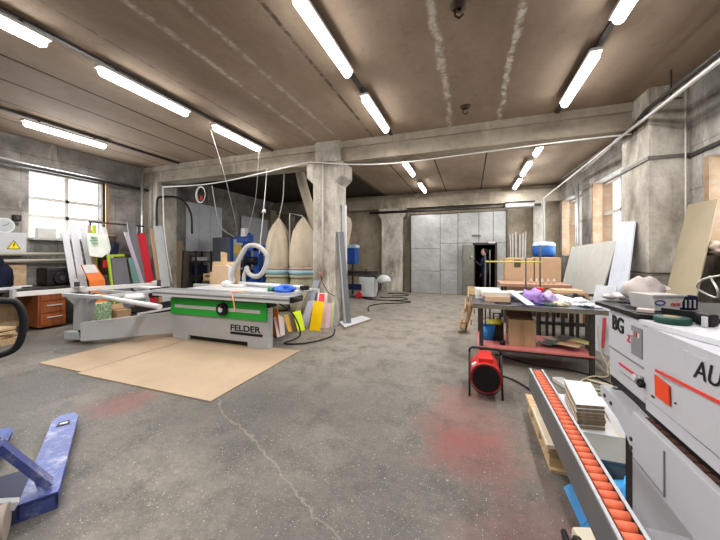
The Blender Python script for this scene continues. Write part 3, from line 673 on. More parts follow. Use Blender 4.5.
# ------------------------------------------------------------------ left wall furniture
t = thing('desk', 'desk with a pale top and reddish wooden drawers', 'desk', (-8.35, 3.5, 0))
b = MB(); b.box(-8.68, -7.9, 2.4, 4.3, .80, .84, M_steel); b.build('desk_top', t)
b = MB(); b.box(-8.5, -7.95, 3.5, 3.94, .05, .80, M_redwood, None, .006); dc = b.build('drawer_cabinet', t)
for k in range(3):
    b = MB(); b.box(-7.95, -7.93, 3.53, 3.91, .10 + .235 * k, .31 + .235 * k, M_redwood); dr = b.build('drawer', t)
    b = MB(); b.box(-7.925, -7.90, 3.62, 3.86, .225 + .235 * k, .245 + .235 * k, M_alul); b.build('handle', dr)
b = MB(); b.box(-8.6, -8.5, 2.45, 2.55, 0, .8, M_steel); b.build('leg', t)
b = MB(); b.box(-8.0, -7.96, 2.45, 2.55, 0, .8, M_steel); b.build('leg', t)
t = thing('compressor', 'black motor unit standing on the desk below the window', 'machine', (-8.3, 3.9, .84))
b = MB(); b.box(-8.5, -8.1, 3.7, 4.15, .84, 1.22, M_black, None, .05); b.build('housing', t)
b = MB(); b.cyl((-8.1, 3.92, 1.0), (-8.04, 3.92, 1.0), .12, M_rubber, 18); b.cyl((-8.04, 3.92, 1.0), (-8.02, 3.92, 1.0), .05, M_steel, 12); b.build('fan', t)
b = MB(); b.box(-8.35, -8.05, 2.9, 3.3, .84, .865, M_wboard, .2); b.box(-8.3, -8.1, 3.25, 3.5, .865, .88, M_plast, -.2); tag(b.build('paper_stack'), 'loose papers on the left desk', 'paper')
t = thing('fuse_box', 'grey electrical box with a yellow lightning triangle', 'electrical box', (-8.7, 3.44, 1.53))
b = MB(); b.box(-8.78, -8.62, 3.20, 3.62, 1.53, 1.93, C('fbox', (.50, .52, .53)), None, .012); b.build('cabinet', t)
b = MB(); b.prism([(-8.618, 3.33, 1.60), (-8.618, 3.53, 1.60), (-8.618, 3.43, 1.78)], (.004, 0, 0), M_black); sg = b.build('warning_triangle', t)
b = MB(); b.prism([(-8.614, 3.347, 1.61), (-8.614, 3.513, 1.61), (-8.614, 3.43, 1.762)], (.003, 0, 0), C('yel', (.9, .68, .02))); b.build('yellow_face', sg)
b = MB(); b.prism([(-8.611, 3.44, 1.74), (-8.611, 3.41, 1.68), (-8.611, 3.425, 1.68), (-8.611, 3.405, 1.625), (-8.611, 3.45, 1.69), (-8.611, 3.432, 1.69), (-8.611, 3.455, 1.74)], (.003, 0, 0), M_black); b.build('lightning_bolt', sg)
t = thing('wall_gauge', 'round pale clock face on the left wall above the electrical box', 'clock', (-8.74, 3.36, 2.06))
b = MB(); b.cyl((-8.78, 3.34, 2.07), (-8.72, 3.34, 2.07), .15, M_plast, 28); b.build('rim', t)
b = MB(); b.cyl((-8.72, 3.34, 2.07), (-8.715, 3.34, 2.07), .125, C('face', (.42, .45, .46)), 28); f = b.build('dial', t)
b = MB(); b.bar((-8.712, 3.34, 2.07), (-8.712, 3.41, 2.12), .008, .004, M_black); b.bar((-8.712, 3.34, 2.07), (-8.712, 3.30, 2.06), .01, .004, M_black); b.build('hand', f)
b = MB(); b.box(-8.78, -8.70, 3.46, 3.58, 2.18, 2.30, M_black, None, .01); b.cyl((-8.70, 3.52, 2.24), (-8.69, 3.52, 2.24), .03, M_steel, 12); b.box(-8.78, -8.74, 3.49, 3.55, 2.08, 2.14, M_steel); tag(b.build('junction_box'), 'small black box on the wall beside the round clock', 'switch')
b = MB(); b.blob((-8.6, 3.20, 1.0), (.10, .20, .34), M_navy, .2, 9, 3, False); b.blob((-8.6, 3.12, 1.3), (.09, .15, .2), M_navy, .2, 4, 3, False); tag(b.build('work_jacket'), 'dark jacket hanging under the electrical box', 'jacket')
b = MB(); b.box(-8.74, -8.70, 2.5, 3.65, .02, 1.28, M_ply); tag(b.build('plywood_sheet'), 'plywood sheet leaning on the left wall behind the jacket', 'board')
for k, (y0, y1, z, r, lab) in enumerate(((2.75, 3.1, .16, .5, 'lowest'), (2.72, 3.12, .22, -.2, 'middle'), (2.76, 3.08, .28, .2, 'topmost'))):
    b = MB(); b.box(-7.6, -7.2, y0 - .3, y1 - .2, z - .05, z - .01, M_wood, r); tag(b.build('timber_offcut'), 'pale wood offcut at the far left edge, %s of the little pile' % lab, 'wood')
b = MB(); b.box(-7.65, -7.15, 2.4, 2.95, .0, .10, M_wood, .1); tag(b.build('storage_crate'), 'flat wooden crate under the offcuts at the far left edge', 'crate')
b = MB(); b.box(-8.72, -8.60, 3.78, 4.1, 1.84, 2.06, C('cbx', (.55, .53, .50)), None, .01); tag(b.build('cardboard_box'), 'pale box on the left window sill', 'box')
b = MB(); b.box(-8.72, -8.60, 4.14, 4.4, 1.84, 1.98, M_plast, None, .02); tag(b.build('cardboard_box'), 'lower white box on the window sill beside the pale one', 'box')
b = MB(); b.box(-8.79, -8.58, 3.7, 5.2, 1.80, 1.84, C('sill', (.45, .43, .40))); struct(b.build('window_sill'), 'sill of the left window')
b = MB(); b.box(-8.35, -8.2, 4.62, 5.05, 1.0, 1.95, wood('driftwood', (.2, .13, .08), (.06, .04, .03), 3, (6, 6, 1)), (0, .15, .3)); tag(b.build('dark_plank'), 'rough dark brown wood standing behind the lime frame', 'board')

# ------------------------------------------------------------------ behind the saw
b = MB()
b.box(XL + .01, XL + .03, 7.5, 9.05, 1.55, 3.22, C('blind', (.60, .62, .66)))
for k in (8.0, 8.5): b.box(XL + .028, XL + .034, k, k + .01, 1.55, 3.22, C('blind2', (.25, .27, .31)))
tag(b.build('wall_cover'), 'large blue grey panel fixed on the left wall behind the machines', 'panel')
b = MB()
b.box(-8.7, -8.68, 10.0, 11.8, 1.4, 3.05, C('blind', (.60, .62, .66))); tag(b.build('wall_cover'), 'second grey panel on the left wall further back', 'panel')
for k, (y0, c_, lab) in enumerate(((6.80, C('brd1', (.33, .25, .17)), 'brown board standing behind the left pillar'), (7.05, C('brd2', (.13, .11, .10)), 'dark board standing behind the left pillar'))):
    b = MB(); b.box(-8.45, -8.35, y0, y0 + .2, .0, 1.9 - .3 * k, c_, (.0, .06, 0)); tag(b.build('leaning_board'), lab, 'board')
t = thing('shelf_unit', 'dark metal shelf unit against the left wall', 'shelf', (-8.3, 7.6, 0))
for y in (7.3, 7.9):
    for x in (-8.5, -8.1): b = MB(); b.bar((x, y, 0), (x, y, 1.6), .04, .04, M_steel); b.build('post', t)
for z in (.3, .8, 1.25, 1.55): b = MB(); b.box(-8.52, -8.08, 7.28, 7.92, z, z + .03, M_steel); b.build('shelf', t)
for i, (z, h, m, lab) in enumerate(((.33, .3, M_black, 'black box on the bottom shelf of the dark shelf unit'), (.83, .3, M_navy, 'navy box on the middle shelf of the dark shelf unit'), (1.28, .12, M_alul, 'silver tin on the upper shelf of the dark shelf unit'))):
    b = MB(); b.box(-8.4, -8.15, 7.4, 7.8, z, z + h, m, None, .01); tag(b.build('storage_box'), lab, 'box')
b = MB(); b.box(-7.1, -6.7, 6.6, 6.85, .0, .75, M_steel); tag(b.build('tool_stand'), 'dark stand behind the saw', 'stand')
t = thing('wooden_crate', 'small wooden crate on the dark stand behind the saw', 'crate', (-6.9, 6.72, .75))
b = MB(); b.box(-7.08, -6.75, 6.62, 6.82, .75, .95, M_card, None, .005); b.build('crate_box', t)
b = MB(); b.box(-7.0, -6.83, 6.615, 6.62, .86, .90, M_black); b.build('hand_hole', t)
dm = thing('boring_machine', 'grey and blue boring machine behind the saw', 'machine', (-7.3, 8.0, 0))
b = MB(); b.box(-8.15, -7.38, 8.0, 8.5, .7, 2.05, C('cabgrey', (.17, .19, .23)), None, .02); b.build('control_cabinet', dm)
b = MB(); b.box(-7.38, -7.28, 7.98, 8.5, .7, 2.05, M_bluem); b.box(-7.28, -6.75, 8.0, 8.45, .75, 2.0, M_alu, None, .02); b.build('front_cabinet', dm)
b = MB(); b.box(-7.22, -6.90, 7.985, 7.999, 1.50, 1.80, C('label_y', (.80, .55, .15))); b.box(-7.24, -6.86, 7.99, 7.999, 1.80, 1.90, M_plast); b.build('label_plate', dm)
b = MB(); b.box(-7.0, -5.9, 7.7, 8.2, 0, .75, M_bluem, None, .02); b.box(-6.85, -6.15, 7.85, 8.1, .75, 1.0, M_black); b.build('machine_base', dm)
b = MB(); b.box(-6.55, -6.40, 7.6, 7.8, .75, 2.15, M_bluem); b.box(-6.15, -5.95, 7.6, 7.8, .75, 1.7, M_bluem); b.box(-6.6, -5.7, 7.6, 7.85, 1.60, 1.78, M_bluem); b.box(-6.75, -6.3, 7.55, 7.8, 1.85, 2.1, M_bluem, None, .03); b.build('blue_frame', dm)
b = MB(); b.cyl((-6.3, 7.55, 1.3), (-6.0, 7.55, 1.3), .12, M_black, 14); b.cyl((-6.45, 7.5, 1.5), (-6.45, 7.5, 1.1), .06, M_steel, 12); b.build('motor', dm)
b = MB(); b.box(-6.50, -6.34, 7.45, 7.6, 2.02, 2.28, M_plast, None, .02); b.build('switch_box', dm)
b = MB(); b.box(-5.9, -5.4, 7.8, 8.3, 0, 1.5, C('dkblue', (.02, .03, .07)), None, .02); b.build('side_cabinet', dm)

# dust collector
dc = thing('dust_collector', 'dust extractor with two upright cloth filter bags', 'dust extractor', (-4.3, 6.95, 0))
random.seed(3)
def drape_bag(cx, cy):
    b = MB(); n = 40; rings = []
    prof = [(.02, 2.46), (.06, 2.40), (.15, 2.27), (.24, 2.08), (.30, 1.8), (.335, 1.5), (.35, 1.25), (.33, 1.16)]
    vs = []
    for (r, z) in prof:
        for j in range(n):
            a = 2 * PI * j / n; f = 1 + .06 * math.sin(a * 6 + z * 2) + .04 * math.sin(a * 11 + z * 5)
            vs.append((cx + r * f * math.cos(a), cy + r * f * math.sin(a), z))
    k = len(prof)
    b._add(vs, [(i * n + j, i * n + (j + 1) % n, (i + 1) * n + (j + 1) % n, (i + 1) * n + j) for i in range(k - 1) for j in range(n)], M_fabric, True)
    return b.build('filter_bag', dc)
for cx in (-4.80, -4.06):
    cy = 6.95
    drape_bag(cx, cy)
    b = MB(); b.lathe((cx, cy, 0), [(.33, 1.17), (.35, 1.15), (.35, 1.11), (.33, 1.09)], C('pinkband', (.5, .36, .30)), 28)
    b.lathe((cx, cy, 0), [(.32, 1.10), (.355, 1.08), (.355, 1.0), (.32, .97)], C('blueband', (.32, .50, .58)), 28); b.lathe((cx, cy, 0), [(.32, .97), (.35, .95), (.35, .90), (.32, .88)], M_sack, 28); b.build('clamp_ring', dc)
    b = MB(); b.lathe((cx, cy, 0), [(.31, .90), (.33, .8), (.35, .5), (.34, .2), (.30, .05), (0, .04)], M_sack, 28, .03); b.build('collection_sack', dc)
b = MB(); b.box(-4.95, -3.7, 6.88, 7.0, 1.02, 1.07, C('blueband', (.32, .50, .58))); b.box(-4.46, -4.40, 7.02, 7.1, 0, 2.5, M_steel); b.build('frame', dc)
b = MB(); b.tube([(-4.43, 6.9, 1.1), (-4.43, 6.9, 2.56), (-4.06, 6.92, 2.48)], .015, M_whcab, 8); b.build('hanger', dc)
b = MB(); hp = bez([(-4.50, 7.5, 3.93), (-4.42, 7.52, 3.5), (-4.24, 7.55, 2.9), (-4.04, 7.55, 2.3), (-3.87, 7.55, 1.7), (-3.80, 7.55, 1.0), (-3.80, 7.52, .01)], 10)
b.tube(hp, [.13 + .003 * (i % 2) for i in range(len(hp))], M_fabric, 16); tag(b.build('duct_pipe'), 'beige extraction duct coming down from the ceiling beside the column', 'duct')

# ------------------------------------------------------------------ offcuts around the middle column
STAND = [
('orange', [(-3.68, 5.01, 0.4), (-3.45, 4.94, 0.47), (-3.23, 4.72, 0), (-3.44, 4.79, 0)], (1., .33, .05), 'orange panel leaning at the end of the saw base'),
('whiteround', [(-3.47, 4.86, 0.3), (-3.41, 5.08, 0.24), (-3.24, 4.86, 0), (-3.24, 4.64, 0)], (.75, .70, .72), 'pale rounded panel leaning before the orange one'),
('whitetri', [(-3.51, 4.73, 0.21), (-3.48, 4.76, 0.17), (-3.25, 4.54, 0), (-3.33, 4.51, 0)], (.8, .8, .8), 'small white wedge of board at the corner of the saw base'),
('amber', [(-3.53, 5.29, 0.27), (-3.46, 5.32, 0.29), (-3.22, 5.1, 0), (-3.29, 5.07, 0)], (.80, .48, .06), 'narrow amber strip leaning left of the brown offcut'),
('brown', [(-3.48, 5.39, 0.27), (-3.4, 5.42, 0.29), (-3.15, 5.2, 0), (-3.24, 5.17, 0)], (.20, .11, .06), 'dark brown offcut between the amber and lime ones'),
('lime', [(-3.36, 5.35, 0.33), (-3.3, 5.54, 0.34), (-3.06, 5.32, 0), (-3.11, 5.13, 0)], (.62, .78, .02), 'lime green offcut leaning near the column'),
('lilac', [(-3.30, 5.86, 0.48), (-3.06, 5.66, 0.54), (-3.09, 5.44, 0), (-3.38, 5.66, 0)], (.60, .60, .70), 'pale lilac offcut left of the yellow one'),
('yellow', [(-2.98, 5.53, 0.55), (-2.76, 5.54, 0.54), (-2.74, 5.32, 0), (-2.97, 5.31, 0)], (.88, .58, .0), 'bright yellow offcut leaning against the column'),
('tanpink', [(-2.86, 5.75, 0.47), (-2.76, 5.74, 0.47), (-2.73, 5.52, 0), (-2.84, 5.53, 0)], (.62, .48, .42), 'pinkish tan offcut right of the yellow one'),
('pink', [(-2.78, 5.78, 0.48), (-2.73, 5.85, 0.47), (-2.68, 5.63, 0), (-2.74, 5.56, 0)], (.60, .42, .50), 'narrow pink offcut right of the tan one'),
('green', [(-2.77, 5.93, 0.48), (-2.71, 5.94, 0.48), (-2.66, 5.72, 0), (-2.71, 5.71, 0)], (.52, .58, .30), 'narrow pale green offcut in the row by the column'),
('gray', [(-2.75, 5.98, 0.49), (-2.66, 5.99, 0.47), (-2.60, 5.85, 0), (-2.70, 5.81, 0)], (.38, .36, .36), 'grey offcut rightmost in the row by the column'),
('whiteback', [(-3.11, 5.95, 0.66), (-2.89, 5.97, 0.66), (-2.84, 5.80, 0), (-3.08, 5.76, 0)], (.75, .73, .70), 'white panel at the foot of the column behind the yellow offcut'),
]
for k, q, c_, lab in STAND:
    b = MB(); q = [(p[0], p[1], max(p[2], .006)) for p in q]
    if k == 'whiteround':
        A, B2, C2, D = map(Vector, q); top = [A.lerp(B2, t_) + Vector((0, 0, .07 * math.sin(PI * t_))) for t_ in (0, .2, .4, .6, .8, 1)]
        b.prism([*top, C2, D], (.01, .012, 0), C('st_' + k, c_))
    else: b.quadslab(q[0], q[1], q[2], q[3], .014, C('st_' + k, c_))
    tag(b.build('offcut_board'), lab, 'board')
b = MB(); b.quadslab((-2.995, 5.80, .66), (-2.87, 5.80, .66), (-2.86, 5.74, .50), (-2.99, 5.73, .50), .004, C('redcard', (.70, .06, .08))); tag(b.build('red_card'), 'red card on the white panel at the column', 'card')
b = MB(); b.quadslab((-3.24, 6.0, .92), (-3.09, 6.0, .92), (-3.34, 5.90, .006), (-3.50, 5.86, .006), .02, C('gp', (.36, .39, .45))); tag(b.build('leaning_board'), 'blue grey plank leaning at the left foot of the column', 'board')
b = MB(); b.quadslab((-3.42, 5.92, .76), (-3.31, 5.92, .76), (-3.45, 5.54, .006), (-3.55, 5.51, .006), .02, C('dp', (.28, .24, .20))); tag(b.build('leaning_board'), 'brown grey plank leaning beside the blue grey one', 'board')
b = MB(); b.quadslab((-2.66, 6.05, .008), (-2.35, 5.66, .008), (-2.10, 6.60, .008), (-2.42, 6.86, .008), .03, M_wboard, M_edge); tag(b.build('floor_board'), 'white panel lying on the floor right of the column', 'board')
b = MB(); b.box(-2.70, -2.62, 6.35, 6.43, .04, 2.6, C('wl', (.66, .66, .70)), (0, -.01, 0)); tag(b.build('leaning_board'), 'tall white lath standing against the right side of the column', 'board')
b = MB(); b.quadslab((-2.73, 6.08, 1.98), (-2.60, 6.18, 1.98), (-2.36, 6.02, .045), (-2.49, 5.93, .045), .03, C('gdk', (.18, .19, .20))); b.quadslab((-2.735, 6.12, 1.96), (-2.685, 6.10, 1.96), (-2.44, 5.91, .045), (-2.49, 5.93, .045), .01, M_grey)
tag(b.build('leaning_board'), 'tall dark grey board standing on the white floor panel', 'board')
b = MB(); b.tube(bez([(-3.05, 5.97, 1.05), (-3.0, 5.9, .95), (-2.85, 5.9, .70), (-2.70, 5.95, .60)], 6), .008, M_rubber, 6); b.box(-3.09, -3.0, 5.95, 6.02, 1.0, 1.10, C('sock', (.35, .2, .15)), None, .01); tag(b.build('wall_socket'), 'socket with dangling black lead on the front of the column', 'socket')

# ------------------------------------------------------------------ machine in the back, right of the column
jm = thing('jointer_machine', 'pale grey planing machine in the back beside the column', 'machine', (-3.6, 9.9, 0))
b = MB(); b.box(-3.55, -3.02, 9.75, 10.25, .05, .72, C('jgrey', (.52, .55, .56)), None, .03); b.build('body', jm)
b = MB(); b.box(-5.2, -2.95, 9.8, 10.2, .75, .80, M_steel); b.box(-5.0, -3.0, 10.2, 10.24, .80, .90, M_steel); b.build('work_table', jm)
b = MB(); b.box(-5.2, -3.45, 9.7, 9.75, .28, .48, C('navyp', (.02, .03, .09))); b.box(-5.1, -4.7, 9.8, 10.2, 0, .75, C('jdark', (.10, .11, .13))); b.build('side_panel', jm)
b = MB(); b.lathe((-2.70, 9.85, .62), [(0, .19), (.10, .17), (.17, .08), (.19, 0), (.17, -.05), (.1, -.09), (0, -.1)], C('jgrey', (.52, .55, .56)), 16, 0, 1.3, 1); b.bar((-3.0, 9.9, .70), (-2.7, 9.85, .68), .06, .05, M_steel); b.bar((-2.8, 9.85, .55), (-2.95, 9.9, .1), .03, .03, M_steel); b.build('motor', jm)
b = MB(); b.cyl((-3.5, 9.62, .12), (-3.5, 9.66, .12), .10, M_redp, 16); b.bar((-3.5, 9.64, .1), (-3.5, 9.64, .3), .05, .03, M_redp); b.build('pedal', jm)
for k, x in enumerate((-4.3, -3.9, -3.35)): b = MB(); b.box(x - .09, x + .09, 9.86, 10.02, .80, .90, M_black, .3, .01); b.cyl((x, 9.92, .9), (x, 9.92, .98), .025, M_steel, 8); b.build('clamp', jm)
t = thing('drum_extractor', 'blue box with a pale cloth filter above the planing machine', 'dust extractor', (-4.35, 10.5, .9))
b = MB(); b.box(-4.7, -3.93, 10.4, 10.8, 1.12, 1.72, M_bluem, None, .03); b.build('box_body', t)
b = MB(); b.box(-4.72, -3.9, 10.38, 10.82, 1.72, 1.84, C('lightblue', (.45, .58, .68)), None, .02); b.build('lid', t)
b = MB(); b.lathe((-4.38, 10.6, 1.84), [(.12, 0), (.14, .2), (.22, .55), (.24, .8), (.18, 1.0), (.05, 1.08)], M_fabric, 18, .06); b.build('filter_sleeve', t)
b = MB(); b.bar((-4.6, 10.6, 0), (-4.6, 10.6, 1.12), .05, .05, M_steel); b.bar((-4.1, 10.6, 0), (-4.1, 10.6, 1.12), .05, .05, M_steel); b.build('stand', t)
cable('floor_cable', [(-3.3, 9.6, .015), (-2.6, 9.5, .015), (-1.95, 9.9, .015), (-2.2, 10.3, .015), (-2.9, 10.1, .015)], .015, M_rubber, 'black cable loop on the floor beside the planing machine')
cable('floor_cable', [(-2.5, 7.6, .015), (-2.7, 8.3, .015), (-2.5, 8.8, .015), (-1.9, 9.2, .015), (-1.75, 9.5, .015), (-2.4, 9.5, .015)], .014, M_rubber, 'nearer black cable on the floor beyond the white floor panel')
cable('floor_cable', [(-2.6, 10.6, .015), (-2.1, 10.9, .015), (-2.3, 11.3, .015), (-2.9, 11.2, .015)], .014, M_rubber, 'black cable on the floor by the back column')

# ------------------------------------------------------------------ person in the doorway
pr = thing('person', 'person in dark navy work clothes standing in the doorway', 'person', (.50, 12.07, 0))
V = [(0, 0, .86), (0, 0, 1.02), (0, .0, 1.18), (0, 0, 1.33), (-.01, 0, 1.41), (-.02, 0, 1.47),
     (-.04, .20, 1.30), (-.04, .26, 1.05), (-.10, .24, .84), (-.12, .24, .78),
     (-.03, -.19, 1.30), (-.12, -.24, 1.06), (-.30, -.22, 1.22), (-.36, -.21, 1.29),
     (0, .10, .80), (.02, .11, .44), (.03, .11, .09), (-.13, .12, .04),
     (0, -.10, .80), (-.02, -.11, .44), (-.01, -.11, .09), (-.17, -.12, .04)]
E_ = [(0, 1), (1, 2), (2, 3), (3, 4), (4, 5), (3, 6), (6, 7), (7, 8), (8, 9), (3, 10), (10, 11), (11, 12), (12, 13), (0, 14), (14, 15), (15, 16), (16, 17), (0, 18), (18, 19), (19, 20), (20, 21)]
Rr = [.16, .155, .165, .14, .055, .05, .08, .06, .045, .032, .08, .06, .045, .032, .115, .06, .045, .04, .095, .06, .045, .04]
skin_mesh('body', V, E_, Rr, M_navy, pr)
b = MB(); b.lathe((.475, 12.07, 1.44), [(0, -.02), (.035, .0), (.062, .04), (.078, .09), (.082, .14), (.076, .19), (.055, .235), (.02, .255), (0, .257)], M_skin, 18, 0, 1.15, .95)
b.prism([(.39, 12.055, 1.55), (.39, 12.085, 1.55), (.358, 12.07, 1.535), (.375, 12.07, 1.585)], (.01, 0, 0), M_skin)
b.lathe((.48, 11.995, 1.555), [(0, -.03), (.012, -.02), (.016, 0), (.012, .03), (0, .035)], M_skin, 8)
for s_ in (-1, 1): b.lathe((.392, 12.07 + s_ * .03, 1.58), [(0, -.01), (.01, 0), (0, .01)], M_hair, 6)
b.box(.385, .395, 12.045, 12.095, 1.505, 1.512, C('lip', (.35, .12, .1))); b.build('head', pr)
b = MB(); b.lathe((.525, 12.07, 1.61), [(.06, -.09), (.085, -.02), (.088, .03), (.070, .07), (.03, .09), (0, .093)], M_hair, 16, .05, 1.05, 1); b.build('hair', pr)
for (hx, hy, hz, dx, dz) in ((.14, 11.86, 1.30, -.6, .8), (.38, 12.31, .77, -.1, -1)):
    vs = [(0, 0, 0), (dx * .04, 0, dz * .04), (dx * .08, 0, dz * .08)]; es = [(0, 1), (1, 2)]; rr = [.024, .030, .026]
    for k in range(4):
        y = -.027 + .018 * k; L_ = .075 if k in (1, 2) else .06; n0 = len(vs)
        vs += [(dx * .09, y, dz * .09), (dx * (.09 + L_ * .6) - .008, y * 1.1, dz * (.09 + L_ * .6)), (dx * (.09 + L_) - .02, y * 1.15, dz * (.09 + L_))]
        es += [(2, n0), (n0, n0 + 1), (n0 + 1, n0 + 2)]; rr += [.009, .008, .007]
    n0 = len(vs); vs += [(dx * .05 - .01, -.035, dz * .05), (dx * .09 - .02, -.055, dz * .08)]; es += [(1, n0), (n0, n0 + 1)]; rr += [.011, .009]
    skin_mesh('hand', vs, es, rr, M_skin, pr, (hx - .50, hy - 12.07, hz), 0, 1)
b = MB(); b.box(.07, .115, 11.82, 11.90, 1.37, 1.43, M_plast, None, .01); tag(b.build('paper_cup'), 'small white cup held by the person in the doorway', 'cup')

# ------------------------------------------------------------------ steel work table
X0, X1, Y0, Y1, H = .04, 1.56, 4.44, 5.34, .82
wt = thing('work_table', 'steel work table with a red lower shelf, heaped with things', 'table', (.8, 4.9, 0))
b = MB(); b.box(X0, X1, Y0, Y1, H - .008, H, M_steelplate); b.build('table_top', wt)
b = MB()
M_trim = paint('table_edge', (.26, .24, .20), .5, .3, .2, 6)
for q in ((X0, X1, Y0, Y0 + .04), (X0, X1, Y1 - .04, Y1), (X0, X0 + .04, Y0 + .04, Y1 - .04), (X1 - .04, X1, Y0 + .04, Y1 - .04)): b.box(*q, H - .055, H - .008, M_trim)
b.build('top_frame', wt)
for x, y in ((.12, Y0 + .02), (1.38, Y0 + .02), (.12, Y1 - .07), (1.38, Y1 - .07)):
    b = MB(); b.box(x, x + .05, y, y + .05, 0, H - .055, M_steel); b.build('leg', wt)
b = MB(); b.box(.10, 1.43, Y0 + .01, Y1 - .01, .235, .255, M_pinkshelf); b.build('lower_shelf', wt)
for y in (Y0 + .03, Y1 - .06): b = MB(); b.box(.17, 1.38, y, y + .03, .205, .235, M_steel); b.build('shelf_rail', wt)
# on the lower shelf
t = thing('cardboard_box', 'brown cardboard box with tape on the red lower shelf', 'box', (.65, 4.74, .255))
b = MB(); b.box(.50, .82, 4.62, 4.90, .256, .61, M_card, .02, .004); b.build('carton', t)
b = MB(); b.box(.635, .685, 4.612, 4.616, .256, .61, C('tape', (.38, .27, .16)), .02); b.box(.635, .685, 4.62, 4.9, .611, .613, C('tape', (.38, .27, .16)), .02); b.build('tape_strip', t)
b = MB(); b.quadslab((.50, 4.90, .61), (.82, 4.90, .61), (.82, 5.05, .66), (.50, 5.05, .66), .004, M_card); b.build('flap', t)
t = thing('bucket', 'small blue paint bucket on the left of the lower shelf', 'bucket', (.27, 4.85, .255))
b = MB(); b.lathe((.25, 4.85, .256), [(0, 0), (.085, 0), (.10, .20), (.092, .20), (.078, .02), (0, .02)], C('bkt', (.04, .22, .55)), 20); b.build('pail', t)
b = MB(); b.tube([(.25 + .1 * math.cos(a * PI / 8), 4.85, .455 + .12 * math.sin(a * PI / 8)) for a in range(9)], .004, M_steel, 6); b.build('handle', t)
b = MB(); b.blob((.33, 4.80, .50), (.09, .07, .045), C('glove', (.75, .68, .12)), .4, 6, 3); tag(b.build('work_glove'), 'yellow glove lying on the blue bucket', 'glove')
b = MB(); b.box(.30, .44, 4.9, 5.1, .256, .50, M_steel, .3, .01); b.tube([(.33, 4.95, .5), (.33, 4.95, .62), (.42, 4.97, .62), (.42, 4.97, .5)], .012, M_black, 6); tag(b.build('tool_case'), 'dark tool case behind the yellow glove on the lower shelf', 'case')
b = MB(); b.lathe((.42, 4.62, .256), [(0, 0), (.035, 0), (.035, .05), (0, .055)], M_black, 12); tag(b.build('tin_can'), 'small black tin left of the cardboard box', 'tin')
b = MB(); b.box(.30, .46, 4.78, 4.84, .256, .285, M_black, .2, .01); tag(b.build('hand_tool'), 'flat black tool on the red shelf beside the bucket', 'tool')
rnd = random.Random(5)
cs = [M_ply, C('sw1', (.22, .24, .25)), C('sw2', (.14, .15, .16)), C('sw3', (.40, .38, .25)), C('sw4', (.18, .22, .20))]
labs = ['plywood sample', 'grey sample', 'dark grey sample', 'pale olive sample', 'green grey sample', 'topmost plywood sample', 'blue grey sample near the back', 'dark sample near the right leg', 'olive yellow sample at the right end']
for k in range(9):
    x = .95 + .05 * k + rnd.uniform(-.03, .03); y = 4.7 + rnd.uniform(-.08, .25); z = .257 + .014 * k
    b = MB(); b.box(x - .12, x + .12, y - .07, y + .07, z, z + .012, cs[k % 5] if k < 8 else C('oly', (.55, .52, .2)), rnd.uniform(-.8, .8)); tag(b.build('board_sample'), labs[k] + ' in the heap on the red shelf', 'board')
# on the table top
Tz = H
sg = 'sheets stacked at the back of the work table'
b = MB(); b.box(.20, .53, 4.75, 5.0, Tz, Tz + .07, M_card2, .05, .004); tag(b.build('cardboard_box'), 'flat pale cardboard box at the left of the table top', 'box')
b = MB(); b.box(.16, .56, 4.78, 5.05, Tz + .071, Tz + .13, C('pap', (.70, .66, .60)), .08, .004); tag(b.build('paper_stack'), 'cream stack of sheets on the pale flat box', 'paper')
b = MB()
for k in range(5): b.box(.50 + .02 * k, .95 + .015 * k, 5.0 - .01 * k, 5.28, Tz + .001 + .022 * k, Tz + .02 + .022 * k, M_wboard, .04 * (k - 2))
tag(b.build('board_stack'), 'stack of white panels behind the ruler on the table', 'boards')
b = MB()
for k in range(3): b.box(.08, .42, 5.02 + .01 * k, 5.30, Tz + .001 + .05 * k, Tz + .045 + .05 * k, C('pale', (.78, .77, .74)), .05 * k)
tag(b.build('board_stack'), 'white stack at the far left corner of the table top', 'boards')
b = MB(); b.quadslab((.69, 4.42, .836), (.785, 4.455, .836), (.60, 4.90, .965), (.50, 4.87, .965), .012, C('ruler', (.45, .50, .58))); tag(b.build('long_board'), 'pale blue grey board lying slantwise across the table front', 'board')
b = MB(); b.tube([(.42 + .10 * math.cos(a * PI / 8), 4.6 + .07 * math.sin(a * PI / 8), Tz + .008) for a in range(17)], .006, M_black, 6); tag(b.build('cable_ring'), 'thin black ring lying left on the table top', 'cable')
b = MB(); b.blob((.82, 4.80, Tz), (.12, .10, .13), C('violet', (.42, .28, .66)), .35, 2, 3); tag(b.build('plastic_bag'), 'crumpled violet plastic bag left of the red cap', 'bag')
b = MB(); b.blob((1.02, 4.86, Tz), (.10, .09, .10), C('violet2', (.55, .44, .72)), .4, 8, 3); tag(b.build('plastic_bag'), 'paler violet plastic bag right of the clear jar', 'bag')
t = thing('plastic_jar', 'clear grey jar with a bright red cap between the violet bags', 'jar', (.92, 4.90, Tz))
b = MB(); b.lathe((.92, 4.90, Tz), [(0, 0), (.05, 0), (.055, .12), (.04, .15), (0, .15)], C('jar', (.5, .5, .55)), 16); b.build('jar_body', t)
b = MB(); b.lathe((.92, 4.90, Tz), [(.05, .15), (.055, .155), (.055, .20), (.05, .21), (0, .21)], M_redp, 16); b.build('cap', t)
